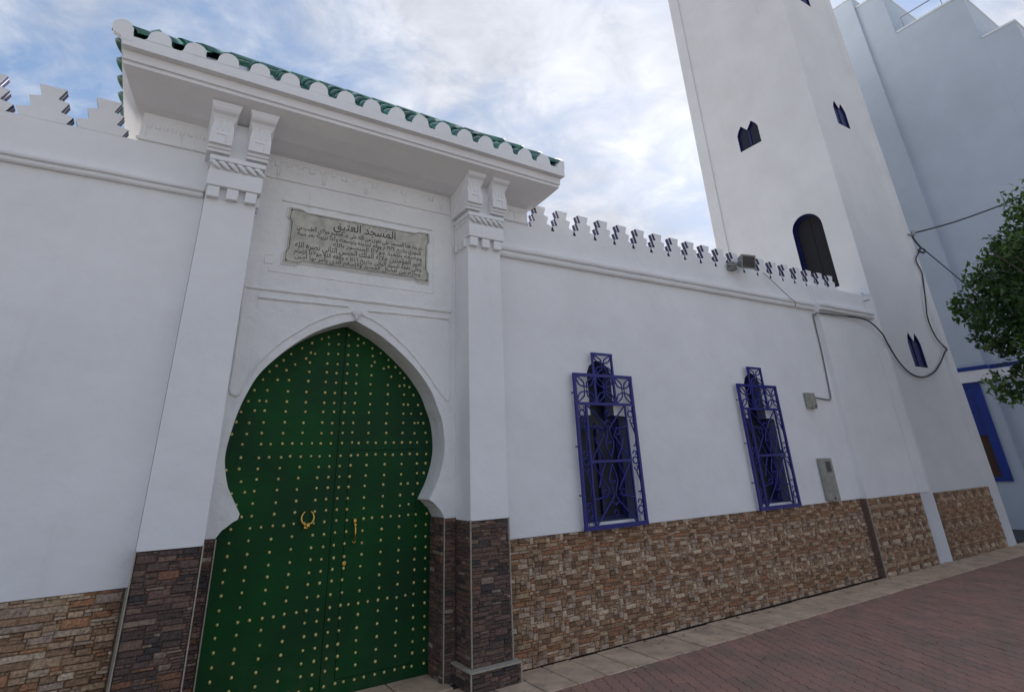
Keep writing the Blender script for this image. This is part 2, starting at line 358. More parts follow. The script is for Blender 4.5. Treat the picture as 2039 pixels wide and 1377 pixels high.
def make_pavers():
    ang = math.radians(22); ca, sa = math.cos(ang), math.sin(ang)
    L_, W_, A = .2, .1, .010; g = .0022; metas = []
    def outline(ph):
        n = 6; pts = []
        for k in range(n+1):
            u = -L_/2+g + (L_-2*g)*k/n; pts.append((u, W_/2-g+A*math.sin(2*math.pi*(u/L_*2+ph))))
        for k in range(n, -1, -1):
            u = -L_/2+g + (L_-2*g)*k/n; pts.append((u, -W_/2+g+A*math.sin(2*math.pi*(u/L_*2+ph))))
        return pts
    def shape(mb, mi=0):
        o = outline(0); n = len(o)
        top = [(p[0]*.975, p[1]*.95, 0) for p in o]; mid = [(p[0], p[1], -.004) for p in o]; bot = [(p[0], p[1], -.05) for p in o]
        return top+mid+bot, [tuple(range(n))] + [(i, n+i, n+(i+1) % n, (i+1) % n) for i in range(n)] + [(n+i, 2*n+i, 2*n+(i+1) % n, n+(i+1) % n) for i in range(n)]
    vs, fs = shape(None); mes = []
    for m in PAV:
        me = bpy.data.meshes.new('paver'); me.from_pydata(vs, [], fs); me.materials.append(m); me.update(); mes.append(me)
    pos = []
    for a in range(-90, 110):
        for b in range(-60, 190):
            u = a*L_ + (b % 2)*L_/2; v = b*W_
            X = v*ca + u*sa; Y = -5 - v*sa + u*ca
            if 1.9 < X < 15.8 and -6.5 < Y < -.43 and Y > -1.2-(X-1.5)*.62: pos.append((X, Y, a, b))
    cx = Vector((0, -4.81, 1.6))
    def vis(p):
        d = Vector((p[0], p[1], 0))-cx; z = d.dot(F_); px = 1006+1097*d.dot(R_)/z; py = 470-1097*d.dot(U_)/z
        return (0 if (px < 2060 and py < 1400) else 100) + d.length
    pos.sort(key=vis); print('pavers', len(pos)); rest = MB()
    rr = random.Random(3)
    for i, (X, Y, a, b) in enumerate(pos):
        k = rr.choices(range(4), (4, 4, 3, 1))[0]; z = rr.uniform(-.0095, -.0045); rot = math.pi/2-ang
        tx, ty = rr.uniform(-.018, .018), rr.uniform(-.012, .012)
        if i < 300: link('paver', mes[k], paving, (X, Y, z), (tx, ty, rot))
        else:
            M_ = Matrix.Translation((X, Y, z)) @ Matrix.Rotation(rot, 4, 'Z') @ Matrix.Rotation(tx, 4, 'X')
            rest.add([M_ @ Vector(p) for p in vs], fs, k)
    me = bpy.data.meshes.new('pavers'); me.from_pydata(rest.v, [], rest.f)
    for m in PAV: me.materials.append(m)
    me.polygons.foreach_set('material_index', rest.m); me.update()
    o = bpy.data.objects.new('pavers', me); COL.objects.link(o); o.parent = paving; o['kind'] = 'stuff'
make_pavers()
# grit and plaster crumbs along the slab edge
mb = MB(); rr = random.Random(11)
for k in range(380):
    if k < 40: x, y = rr.gauss(3.75, .18), -.53+rr.gauss(0, .05)
    elif k < 220: x, y = rr.uniform(2.6, 10), -abs(rr.gauss(0, .05))-.02
    else: x, y = rr.uniform(2.6, 9), -rr.uniform(.05, 2.4)
    s = rr.uniform(.0015, .004) if k >= 40 else rr.uniform(.002, .007)
    mb.add([(x-s, y-s, .001), (x+s, y-s*.7, .001), (x+s*.8, y+s, .001), (x-s, y+s*.8, .001), (x, y, .001+s)], [(0, 1, 4), (1, 2, 4), (2, 3, 4), (3, 0, 4)], 0 if rr.random() < .6 else 1)
tag(mb.build('grit', [MT['grout'], MT['backing']]), 'small pale crumbs and grit scattered on the paving', 'grit', kind='stuff')

mb = MB(); rr = random.Random(5)
for k in range(70):
    x = rr.uniform(3, 12.5); y = -rr.uniform(.04, 2.2) if rr.random() < .6 else -rr.uniform(.02, .14); a = rr.uniform(0, 6.3); l = rr.uniform(.012, .026); w = l*.5
    ca, sa = math.cos(a), math.sin(a); P4 = [(-l, 0, 0), (0, w, .006), (l, 0, .002), (0, -w, .004)]
    mb.add([(x+p[0]*ca-p[1]*sa, y+p[0]*sa+p[1]*ca, .003+p[2]) for p in P4], [(0, 1, 2), (0, 2, 3)])
tag(mb.build('fallen_leaves', material('dry_leaf', (.16, .10, .04), .8, noise=(20, .5))), 'few dry brown leaves scattered on the pavement and pavers', 'leaves', kind='stuff')

# ------------------------------------------------------------------ gatehouse
gate = empty('gatehouse', 'white plastered mosque gatehouse with horseshoe arch, green studded door and green tiled canopy', 'gatehouse', loc=(1.4625, 0, 0))
GX = 1.4625
def G(o): o.location.x -= GX; return o           # children keep world coordinates
class GP:  # parent proxy so that mesh coordinates stay in metres of the place
    pass
def gpart(mb, name, mats, parent=gate):
    o = mb.build(name, mats, parent); 
    if parent is gate: o.location.x = -GX
    return o
c = GX
right = [(0, 2.885), (.205, 2.789), (.34, 2.705), (.46, 2.613), (.59, 2.50), (.69, 2.389), (.775, 2.27), (.83, 2.149), (.88, 2.03), (.905, 1.909), (.914, 1.762), (.89, 1.621), (.84, 1.48), (.768, 1.349)]
left = [(0, 2.885), (-.137, 2.845), (-.347, 2.75), (-.53, 2.616), (-.66, 2.489), (-.765, 2.36), (-.83, 2.222), (-.878, 2.075), (-.908, 1.919), (-.925, 1.781), (-.918, 1.681), (-.882, 1.545), (-.84, 1.464), (-.768, 1.339)]
rs = [(c+p.x, p.y) for p in catmull([(a, b, 0) for a, b in right], 4)]
ls = [(c+p.x, p.y) for p in catmull([(a, b, 0) for a, b in left], 4)]
tipR = [(c+.80, 1.331), (c+.832, 1.304), (c+.846, 1.287), (c+.872, 1.268), (c+.886, 1.244), (c+.90, 1.222), (c+.9125, 1.196)]
tipL = [(c-.776, 1.303), (c-.81, 1.286), (c-.845, 1.258), (c-.875, 1.238), (c-.898, 1.205), (c-.9125, 1.184)]
XL, XR = c-.9125, c+.9125
arch = [(XL, -.02)] + list(reversed(tipL)) + list(reversed(ls))[:-1] + rs + tipR + [(XR, -.02)]
TOPZ = 4.42
mb = MB()
mb.poly([(.07, -.02)] + arch + [(2.87, -.02), (2.87, TOPZ+.25), (.07, TOPZ+.25)], [], .14, .41)
mb.box(.07, 2.87, .50, .9, 2.95, TOPZ+.25); mb.box(.07, .45, .41, .9, 0, 2.95); mb.box(2.47, 2.87, .41, .9, 0, 2.95); mb.box(.07, 2.87, .41, .5, 2.95, TOPZ+.25)
mb.box(-.48, .068, .003, .9, 4.162, TOPZ+.2); mb.box(2.872, 3.352, .003, .9, 4.162, TOPZ+.2)
mb.box(-.495, .066, -.012, .003, 4.175, 4.20); mb.box(2.874, 3.365, -.012, .003, 4.175, 4.20)
gwall = gpart(mb, 'wall', MT['panel'])

# stone faces of the doorway
sp = gate
def gclad(origin, rot, w, h, seed, par=gate, **k):
    o = (origin[0]-(GX if par is gate else 0), origin[1], origin[2])
    return clad(par, o, rot, w, h, DRK, seed, cell=(.018, .017), sizes=SZ_D, weights=[4, 4, 4, 2, 3, 1.3, 2, 4, 1.5, .5], depth=(.004, .012), **k)
for a_ in ((.457, XL-.001, .128, .1385, 0, 1.19), (XR+.001, 2.486, .128, .1385, 0, 1.19), (XR-.010, XR, .1405, .405, 0, 1.195), (XL, XL+.006, .1405, .405, 0, 1.18)):
    mbk = MB(); mbk.box(*a_); gpart(mbk, 'jamb_lining', MT['dbacking'])
gclad((XR+.003, .128, 0), 0, .10, 1.19, 31)
gclad((.457, .128, 0), 0, .09, 1.18, 33)
gclad((XR-.010, .40, 0), -math.pi/2, .26, 1.19, 35)
for x_, y_ in ((XR-.008, .125), (XL+.006, .125)):
    mbt = MB(); mbt.box(x_-.004, x_+.004, y_-.016, y_-.002, 0, 1.185); gpart(mbt, 'corner_trim', MT['grout'])

def pilaster(x0, x1, inner, seed):
    """inner = +1 when the doorway is on its right side"""
    cx = (x0+x1)/2; w = x1-x0
    m = MB(); m.poly([(x0, 1.176), (x1, 1.176), (x1, 4.44), (x0, 4.44)], [], -.15, .138)
    p = gpart(m, 'pilaster', MT['white'])
    off = -cx+GX
    def sub(mb, name, mats): o = mb.build(name, mats, p); return o
    b = MB(); b.box(x0+.004, x1-.004, -.138, .138, 0, 1.174); sub(b, 'stone_core', MT['dbacking'])
    clad(p, (x0+.006, -.138, 0), 0, w-.012, 1.17, DRK, seed, cell=(.018, .017), sizes=SZ_D, weights=[4, 4, 4, 2, 3, 1.3, 2, 4, 1.5, .5], depth=(.004, .012))
    if inner > 0: clad(p, (x1-.004, -.135, 0), math.pi/2, .26, 1.17, DRK, seed+1, cell=(.018, .017), sizes=SZ_D, weights=[4, 4, 4, 2, 3, 1, 2, 4, 1.5, .5], depth=(.004, .010))
    else: clad(p, (x0+.004, .125, 0), -math.pi/2, .26, 1.17, DRK, seed+1, cell=(.018, .017), sizes=SZ_D, weights=[4, 4, 4, 2, 3, 1, 2, 4, 1.5, .5], depth=(.004, .010))
    for xx in (x0, x1):
        t = MB(); t.box(xx-.004, xx+.004, -.155, -.141, .15, 1.185); sub(t, 'corner_trim', MT['grout'])
    # plinth
    q = MB(); q.box(x0-.035, x1+.025, -.205, .127, 0, .128); sub(q, 'plinth', MT['dbacking'])
    clad(p, (x0-.033, -.205, 0), 0, w+.056, .128, DRK, seed+2, cell=(.018, .017), sizes=SZ_D, weights=[4, 4, 4, 2, 3, 1.5, 1, 4, 1.5, .8], depth=(.004, .011))
    if inner < 0: clad(p, (x0-.035, .115, 0), -math.pi/2, .31, .128, DRK, seed+3, cell=(.018, .017), sizes=SZ_D, weights=[4, 4, 4, 2, 3, 1.5, 1, 4, 1.5, .8], depth=(.004, .011))
    t = MB(); t.box(x0-.05, x1+.04, -.224, -.150, .130, .143, ch=.002); t.box(x0-.05, x0-.002, -.1495, .125, .130, .143); t.box(x1+.002, x1+.04, -.1495, .125, .130, .143)
    t.box(x0-.049, x0-.039, -.222, -.210, 0, .129); t.box(x1+.027, x1+.037, -.222, -.210, 0, .129)
    sub(t, 'plinth_trim', MT['grout'])
    # capital
    k = MB(); k.box(x0-.012, x1+.022, -.205, .135, 3.80, 3.945, ch=.006); k.box(x0-.006, x1+.012, -.19, .136, 3.947, 4.028); k.box(x0-.022, x1+.03, -.215, .135, 4.03, 4.075, ch=.006)
    sub(k, 'capital_band', MT['white'])
    for i in range(3):
        d = MB(); dx = x0+.004+i*(w-.10+.0)/2; d.box(dx, dx+.09, -.20, -.14, 3.70, 3.797, ch=.006); sub(d, 'dentil', MT['white'])
    for i in range(3):
        yy = -.13+i*.09; d = MB()
        if inner > 0: d.box(x1-.002, x1+.03, yy, yy+.05, 3.70, 3.797, ch=.005)
        else: d.box(x0-.03, x0+.002, yy, yy+.05, 3.70, 3.797, ch=.005)
        sub(d, 'dentil', MT['white'])
    r = MB(); n = 6
    for i in range(n):
        xa = x0-.01+i*(w+.03)/n; pts = [(xa-.004, -.203, 4.018), (xa+.02, -.212, 4.008), (xa+.045, -.213, 3.982), (xa+.078, -.203, 3.962)]
        r.tube(pts, [.010, .0175, .0185, .010], 8)
    for i in range(4):
        ya = -.16+i*.075; xs = x1+.016 if inner > 0 else x0-.010
        r.tube([(xs, ya, 4.018), (xs, ya+.03, 4.0), (xs, ya+.065, 3.966)], [.008, .019, .008], 8)
    sub(r, 'rope_moulding', MT['white'])
    # two corbels flaring out under the eave
    for i in range(2):
        a0 = x0-.052 if i == 0 else x0+.248; a1 = a0+.172
        prof = [(.13, 4.10), (-.215, 4.10), (-.215, 4.128), (-.232, 4.130), (-.232, 4.158), (-.262, 4.160), (-.262, 4.285), (-.247, 4.287), (-.247, 4.37), (-.258, 4.40), (-.275, 4.43), (-.305, 4.45), (-.318, 4.47), (-.33, 4.52), (.13, 4.52)]
        q = MB(); n = len(prof)
        def xs(pt):
            z = pt[1]; f = .0 if z < 4.29 else (-.012 if z < 4.40 else (z-4.40)*.26)
            return a0-f, a1+f
        L1 = [(xs(pt)[0], pt[0], pt[1]) for pt in prof]; L2 = [(xs(pt)[1], pt[0], pt[1]) for pt in prof]
        tr = tessellate_polygon([[Vector((y_, z_, 0)) for y_, z_ in prof]])
        q.add(L1+L2, [tuple(t_) for t_ in tr] + [tuple(t_+n for t_ in reversed(t)) for t in tr] + [(j, (j+1) % n, n+(j+1) % n, n+j) for j in range(n)])
        for fl in range(3): q.box(a0+.035+fl*.043, a0+.051+fl*.043, -.2545, -.247, 4.295, 4.385)
        q.box(a0+.045, a1-.05, -.2685, -.262, 4.245, 4.252); q.box(a1-.055, a1-.048, -.2685, -.262, 4.18, 4.244)
        o = sub(q, 'corbel', MT['white'])
    return p
pl = pilaster(.07, .455, 1, 101); pr = pilaster(2.487, 2.87, -1, 202)

# plaster mouldings on the panel
mo = MB(); y = .139
bead(mo, [(.49, 3.083), (1.45, 3.078), (2.437, 3.07)], y, .016)
bead(mo, [(.61, 3.004), (1.38, 3.008)], y, .015); bead(mo, [(1.575, 2.99), (2.41, 2.998)], y, .013)
bead(mo, [(.49, 3.07), (.503, 2.8), (.504, 2.4), (.502, 2.24), (.51, 2.205), (.545, 2.19), (.575, 2.205)], y, .015)
arcL = [(c+p[0], p[1]) for p in [(-.885, 2.205), (-.80, 2.42), (-.66, 2.60), (-.50, 2.74), (-.34, 2.85), (-.18, 2.925), (-.05, 2.953)]]
arcR = [(c+p[0], p[1]) for p in [(.06, 2.945), (.22, 2.88), (.40, 2.755), (.56, 2.62), (.72, 2.45), (.83, 2.31), (.925, 2.20)]]
bead(mo, [(p.x, p.y) for p in catmull([(a, b, 0) for a, b in arcL], 4)], y, .011)
bead(mo, [(p.x, p.y) for p in catmull([(a, b, 0) for a, b in arcR], 4)], y, .011)
bead(mo, [(c+.925, 2.20), (c+.945, 2.195), (c+.955, 2.22), (c+.955, 2.6), (c+.955, 2.97)], y, .009)
bead(mo, [(.46, 4.159), (1.4, 4.161), (2.485, 4.16)], y, .013)
bead(mo, [(.70, 3.948), (1.45, 3.943), (2.21, 3.938)], y, .014)
bead(mo, [(.66, 3.30), (.66, 3.25), (2.23, 3.24), (2.23, 3.88)], y, .005); bead(mo, [(.69, 3.40), (.62, 3.40), (.62, 3.32), (.69, 3.32)], y, .006)
bead(mo, [(2.445, 3.08), (2.44, 3.9)], y, .007)
gpart(mo, 'moulding', MT['panel'])
# band of low stucco stalactite relief under the canopy
fr = MB(); zz = 4.335
for k in range(19):
    xa = .49+k*.105
    h = (.03, .052, .03)[k % 3]
    for pts in ([(xa, zz), (xa, zz-h), (xa+.045, zz-h), (xa+.045, zz)], [(xa+.047, zz+.004), (xa+.10, zz+.002)]):
        bead(fr, pts, .1395, .0045, 5)
    if k % 4 == 1: bead(fr, [(xa+.02, zz-.05), (xa+.03, zz-.15), (xa+.045, zz-.15), (xa+.06, zz-.05)], .1395, .0035, 5)
for xa, n in ((-.44, 8), (2.92, 7)):
    for k in range(n):
        xb = xa+k*.06; bead(fr, [(xb, 4.335), (xb, 4.305), (xb+.03, 4.305), (xb+.03, 4.335)], .0025, .0035, 5)
    bead(fr, [(xa+.25, 4.31), (xa+.26, 4.2)], .0025, .005, 5); bead(fr, [(xa, 4.31), (xa, 4.2)], .0025, .004, 5)
gpart(fr, 'stucco_frieze', MT['panel'])['kind'] = 'stuff'
# shell boss at the crown of the arch
ks = MB()
for a in range(-3, 4):
    t = a/3*.9; ks.tube([(c, .135, 2.915), (c+.022*math.sin(t), .118, 2.925+.015*math.cos(t)), (c+.05*math.sin(t), .12, 2.93+.045*math.cos(t))], [.008, .013, .010], 7)
ks.tube([(c, .13, 2.92), (c, .116, 2.905), (c, .13, 2.885)], [.012, .017, .006], 8)
gpart(ks, 'keystone', MT['panel'])

# ---- canopy
TILT = -.0185
def zt(x): return TILT*(x-1.42)
X0, X1, Y0, YB = -.48, 3.352, .14, .9
prof = [(0, 4.385), (.12, 4.39), (.35, 4.42), (.60, 4.475), (.80, 4.525), (.862, 4.540), (.864, 4.570), (.895, 4.574), (.897, 4.606), (.90, 4.648), (.998, 4.652), (1.0, 4.745), (.90, 4.748), (.10, 4.80)]
def ring(s, z):
    ox = .205*s; oy = .64*s
    return [(X0-ox, YB, z+zt(X0)), (X0-ox, Y0-oy, z+zt(X0)), (X1+ox, Y0-oy, z+zt(X1)), (X1+ox, YB, z+zt(X1))]
roof_mb = MB(); rings = [ring(s, z) for s, z in prof]
for a, b in zip(rings, rings[1:]):
    for i in range(3):
        roof_mb.add([a[i], a[i+1], b[i+1], b[i]], [(0, 1, 2, 3)])
roof_mb.add([rings[0][0], rings[0][1], rings[0][2], rings[0][3]], [(0, 1, 2, 3)])
# sloping tile bed
RZ = 5.37; ex0, ex1, ey = X0-.19, X1+.19, -.46
A_, B_, C_, D_ = (ex0, ey, 4.748), (ex1, ey, 4.70), (ex1, .92, 4.70), (ex0, .92, 4.748)
r0, r1 = (ex0+.75, .28, RZ+.02), (ex1-.75, .28, RZ-.04)
roof_mb.add([A_, B_, C_, D_, r0, r1], [(0, 1, 5, 4), (1, 2, 5), (2, 3, 4, 5), (3, 0, 4), (0, 3, 2, 1)])
roof = gpart(roof_mb, 'roof', MT['white'])
# fascia crown: plaster discs closing each row of cover tiles
NX = 18; xs_ = [-.70+k*(3.53+.70)/(NX-1) for k in range(NX)]
mb = MB()
for k, xk in enumerate(xs_):
    hw = .078 if 0 < k < NX-1 else .070; zb = 4.7455+zt(xk); zc = 4.785+zt(xk)
    if k == 0: zc += .012
    pts = [(xk-hw*1.25, zb), (xk-hw*1.07, zb+.012), (xk-hw*1.01, zb+.03)] + [(xk+hw*math.cos(t), zc+hw*1.02*math.sin(t)) for t in [math.pi*(1-j/12) for j in range(13)]] + [(xk+hw*1.01, zb+.03), (xk+hw*1.07, zb+.012), (xk+hw*1.25, zb)]
    if k == 0: pts = [(-.688, zb-.055), (-.70, zb-.03), (xk-hw*.72, zb-.004), (xk-hw*.93, zc-.02)] + [(xk+hw*math.cos(t), zc+hw*1.05*math.sin(t)) for t in [math.pi*(1-j/12) for j in range(13)]] + [(xk+hw*1.01, zb+.03), (xk+hw*1.1, zb), (xk+hw*1.1, zb-.055)]
    if k == NX-1: pts = [(xk-hw*1.25, zb), (xk-hw*1.07, zb+.012), (xk-hw*1.01, zb+.03)] + [(xk+hw*math.cos(t), zc+hw*1.02*math.sin(t)) for t in [math.pi*(1-j/12) for j in range(9)]] + [(3.555, zb)]
    d = MB(); d.poly(pts, [], -.502 if k == 0 else -.5, -.455); o = d.build('tile_end', MT['white'], roof)
# half-round tiles
def half_tile(r0_, r1_, L_, th=.012, n=10, up=1):
    m = MB(); vs = []
    for (yy, r_) in ((0, r0_), (L_, r1_)):
        for rr_ in (r_, r_-th):
            for k in range(n+1):
                t = math.pi*k/n; vs.append((rr_*math.cos(t), yy, up*rr_*math.sin(t)))
    k = n+1; fs = []
    for i in range(n):
        fs += [(i, i+1, 2*k+i+1, 2*k+i), (k+i, 3*k+i, 3*k+i+1, k+i+1), (i, k+i, k+i+1, i+1), (2*k+i, 2*k+i+1, 3*k+i+1, 3*k+i)]
    m.add(vs, fs, 0, True); o = m.build('tile', MT['tile']); me = o.data; bpy.data.objects.remove(o); return me
cover = half_tile(.077, .069, .33); pan = half_tile(.075, .066, .33, up=-1)
slope = math.atan2(RZ-4.748, .28-ey)
for k, xk in enumerate(xs_):
    for j in range(3):
        if j and j*.216 > min(xk-ex0+.12, ex1-xk)-.10: continue
        d = j*.27; y_ = -.43+d*math.cos(slope); z_ = 4.79+zt(xk)+d*math.sin(slope)+.006*j
        link('tile', cover, roof, (xk+RND.uniform(-.004, .004), y_, z_), (slope-.03+RND.uniform(-.015, .015), RND.uniform(-.03, .03), RND.uniform(-.02, .02)))
        if k < NX-1:
            xm = (xk+xs_[k+1])/2; link('tile', pan, roof, (xm, y_+.02, z_+.018), (slope-.03, 0, RND.uniform(-.02, .02)))
# hips and side slopes
for side in (0, 1):
    for q in range(5):
        y_ = -.27+q*.262
        for j in range(2):
            if j and .216*j+.10 > (y_-ey): continue
            d = j*.27; xx = (-.715+d) if side == 0 else (3.555-d)
            xx = (-.715+d*math.cos(slope)) if side == 0 else (3.555-d*math.cos(slope)); link('tile', cover, roof, (xx, y_, 4.765+zt(xx)+d*math.sin(slope)), (slope-.0, RND.uniform(-.03, .03), -math.pi/2 if side == 0 else math.pi/2))
    for j in range(4):
        t = .02+j*.25; xx = (-.66+t*.62) if side == 0 else (3.53-t*.62)
        link('tile', cover, roof, (xx, -.47+t*.62, (4.79 if side else 4.765)+zt(xx)+t*.53), (math.radians(28), 0, (-1 if side == 0 else 1)*math.radians(45)))
for j in range(10):
    xx = .05+j*.29; link('tile', cover, roof, (xx, .28, RZ+.02+zt(xx)), (0, 0, -math.pi/2))

# ---- door
def door_studs():
    cols = [.585, .68, .82, .99, 1.15, 1.31, 1.40, 1.495, 1.585, 1.73, 1.90, 2.065, 2.22, 2.325]
    extra = [.90, 1.07, 1.235, 1.65, 1.81, 1.98, 2.145]
    rows = [2.71, 2.62, 2.53, 2.445, 2.36, 2.27, 2.18, 2.10, 2.01, 1.925, 1.84, 1.735, 1.65, 1.565, 1.48, 1.39, 1.305, 1.22, 1.13, 1.04, .95, .865, .78, .69, .60, .52, .43, .345, .26, .18, .09]
    dense = {1.84, 1.735, 1.22, .60, .09}
    def half(z):
        pts = [(2.87, .05), (2.789, .205), (2.613, .46), (2.389, .69), (2.149, .83), (1.909, .905), (1.762, .914), (1.621, .89), (1.48, .84), (1.349, .768)]
        if z < 1.30: return 9
        if z >= 2.87: return 0
        for (a, x0), (b, x1) in zip(pts, pts[1:]):
            if b <= z <= a: return x0+(x1-x0)*(a-z)/(a-b)
        return .768
    P = []
    for z in rows:
        for x in cols + (extra if z in dense else []):
            if x < .63 and z < 1.6: continue
            if z < 1.3 and x == .68: pass
            if abs(x-GX) < half(z)-(.085 if z > 1.3 else -5): P.append((x, z))
    # studs that follow the curve of the arch
    arcp = [(1.39, 2.81), (1.49, 2.81), (1.30, 2.775), (1.235, 2.75), (1.15, 2.705), (1.07, 2.65), (.98, 2.595), (.92, 2.53), (.87, 2.48), (.82, 2.43), (.77, 2.36), (.72, 2.27), (.68, 2.18), (.64, 2.09), (.61, 2.01), (.59, 1.92),
            (1.58, 2.78), (1.64, 2.74), (1.72, 2.70), (1.81, 2.655), (1.89, 2.60), (1.97, 2.53), (2.02, 2.48), (2.06, 2.43), (2.12, 2.35), (2.17, 2.27), (2.215, 2.18), (2.25, 2.10), (2.28, 2.01), (2.30, 1.925), (2.315, 1.84), (2.31, 1.735), (2.31, 1.65), (2.295, 1.57), (2.23, 1.48), (2.13, 1.48), (2.19, 1.39), (2.15, 1.305),
            (1.19, 2.61), (1.11, 2.56), (1.02, 2.50), (.96, 2.45), (.89, 2.36), (.77, 2.18), (.74, 2.10), (.71, 2.00), (.70, 1.92), (1.76, 2.57), (1.85, 2.51), (1.93, 2.44), (2.02, 2.35), (2.11, 2.18), (2.15, 2.10), (2.18, 2.01), (2.19, 1.92),
            (.585, 1.65), (.595, 1.56), (.65, 1.475), (.70, 1.39), (.75, 1.305), (.71, 1.56), (.75, 1.475)]
    P = [p for p in P if all(math.hypot(p[0]-q[0], p[1]-q[1]) > .035 for q in arcp)] + arcp
    return P
def rect(x0, x1, z0, z1): return [(x0, z0), (x1, z0), (x1, z1), (x0, z1)]
mb = MB(); mb.poly(rect(.50, 1.4585, .012, 2.94), [], .412, .47); lleaf = gpart(mb, 'door', MT['green'])
mb = MB(); mb.poly(rect(1.4635, 2.44, .012, 2.94), [rect(1.573, 2.218, .11, 1.777)], .412, .47); rleaf = gpart(mb, 'door', MT['green'])
tag(lleaf, 'left door leaf with the brass ring knocker'); tag(rleaf, 'right door leaf with a wicket door cut into it')
mb = MB(); mb.poly(rect(1.577, 2.214, .114, 1.773), [], .410, .465); wick = mb.build('wicket_door', MT['green'], rleaf)
mb = MB(); mb.box(.48, 2.46, .474, .49, 0, 2.95); gpart(mb, 'door_backing', MT['gap_shade'])  # dark sheet behind the leaves so the gaps read as unlit
mb = MB(); n = 10; vs = [(0, -.0125, 0)]; fs = []
for j, (rr_, yy) in enumerate(((.0082, -.0115), (.0135, -.006), (.0150, 0))):
    vs += [(rr_*math.cos(2*math.pi*k/n), yy, rr_*math.sin(2*math.pi*k/n)) for k in range(n)]
fs = [(0, 1+k, 1+(k+1) % n) for k in range(n)] + [(1+j*n+k, 1+(j+1)*n+k, 1+(j+1)*n+(k+1) % n, 1+j*n+(k+1) % n) for j in range(2) for k in range(n)]
mb.add(vs, fs, 0, True); o = mb.build('stud', MT['brass']); stud_me = o.data; bpy.data.objects.remove(o)
for (x, z) in door_studs():
    x += RND.uniform(-.004, .004); z += RND.uniform(-.004, .004)
    par = lleaf if x < 1.46 else rleaf
    yy = .410 if (1.577 < x < 2.214 and .114 < z < 1.773) else .412
    s = RND.uniform(.74, .88); link('stud', stud_me, par, (x, yy, z), (RND.uniform(-.2, .2), 0, RND.uniform(-.2, .2)), (s, s, s))
kn = MB(); cxk, czk = 1.252, 1.262
kn.tube([(cxk+.050*math.sin(t), .385-.008*math.cos(t), czk-.052*math.cos(t)) for t in [math.radians(-152+k*304/20) for k in range(21)]], [.0065+.003*math.cos(math.pi*(k-10)/22) for k in range(21)], 8)
kn.box(cxk-.026, cxk+.010, .385, .412, czk-.080, czk-.040, ch=.004); kn.box(cxk-.008, cxk+.020, .365, .395, czk-.068, czk-.036, ch=.004)
kn.build('knocker', MT['gold'], lleaf)
hd = MB(); hd.box(1.640, 1.666, .385, .41, 1.200, 1.228, ch=.003); hd.tube([(1.653, .40, 1.19), (1.653, .375, 1.187), (1.653, .370, 1.172)], [.016, .017, .014], 8)
hd.tube([(1.653, .370, 1.17), (1.655, .362, 1.13), (1.655, .364, 1.09), (1.652, .375, 1.063)], [.006, .0085, .0075, .0045], 8)
hd.tube([(1.653+.014*math.sin(t), .385, 1.06-.014*math.cos(t)) for t in [math.radians(-100+k*20) for k in range(11)]], .0042, 7)
hd.build('handle', MT['gold'], rleaf)
lk = MB(); lk.tube([(1.588, .411, .898), (1.588, .400, .898), (1.588, .398, .898)], [.020, .020, .013], 14); lk.box(1.585, 1.591, .3965, .3995, .888, .908, 0); lk.build('lock', MT['gold'], rleaf)

# ------------------------------------------------------------------ inscription plaque
FORMS = {'ء': (0xFE80,), 'آ': (0xFE81, 0xFE82), 'أ': (0xFE83, 0xFE84), 'ؤ': (0xFE85, 0xFE86), 'إ': (0xFE87, 0xFE88), 'ا': (0xFE8D, 0xFE8E), 'ة': (0xFE93, 0xFE94), 'د': (0xFEA9, 0xFEAA), 'ذ': (0xFEAB, 0xFEAC), 'ر': (0xFEAD, 0xFEAE), 'ز': (0xFEAF, 0xFEB0), 'و': (0xFEED, 0xFEEE), 'ى': (0xFEEF, 0xFEF0)}
for ch_, b_ in zip('ئبتثجحخسشصضطظعغفقكلمنهي', [0xFE89, 0xFE8F, 0xFE95, 0xFE99, 0xFE9D, 0xFEA1, 0xFEA5, 0xFEB1, 0xFEB5, 0xFEB9, 0xFEBD, 0xFEC1, 0xFEC5, 0xFEC9, 0xFECD, 0xFED1, 0xFED5, 0xFED9, 0xFEDD, 0xFEE1, 0xFEE5, 0xFEE9, 0xFEF1]): FORMS[ch_] = (b_, b_+1, b_+2, b_+3)
def shape_ar(t):
    out = []; i = 0
    while i < len(t):
        ch = t[i]; prev = i > 0 and t[i-1] in FORMS and len(FORMS[t[i-1]]) == 4
        if ch == 'ل' and i+1 < len(t) and t[i+1] == 'ا':
            out.append(chr(0xFEFC if prev else 0xFEFB)); i += 2; continue
        f = FORMS.get(ch)
        if f:
            nxt = i+1 < len(t) and t[i+1] in FORMS and t[i+1] != 'ء'
            if len(f) == 4: k = (3 if prev and nxt else 1 if prev else 2 if nxt else 0)
            elif len(f) == 2: k = 1 if prev else 0
            else: k = 0
            out.append(chr(f[k]))
        else: out.append(ch)
        i += 1
    s = ''.join(out)[::-1]; parts = []; num = ''
    for ch in s:
        if '\u0660' <= ch <= '\u0669': num = ch+num
        else: parts += [num, ch]; num = ''
    return ''.join(parts)+num
plq = empty('inscription_plaque', 'grey beige stone plaque with black Arabic inscription above the arched door', 'plaque', loc=(1.47, .14, 3.61))
hw, hh, n_ = .705, .272, .045
out_ = [(-hw, -hh), (-hw+.12, -hh), (-hw+.15, -hh+.022), (hw-.15, -hh+.022), (hw-.12, -hh), (hw, -hh), (hw, -hh+.10), (hw-.02, -hh+.13), (hw-.02, hh-.13), (hw, hh-.10), (hw, hh), (hw-.12, hh), (hw-.15, hh-.022), (-hw+.15, hh-.022), (-hw+.12, hh), (-hw, hh), (-hw, hh-.10), (-hw+.02, hh-.13), (-hw+.02, -hh+.13), (-hw, -hh+.10)]
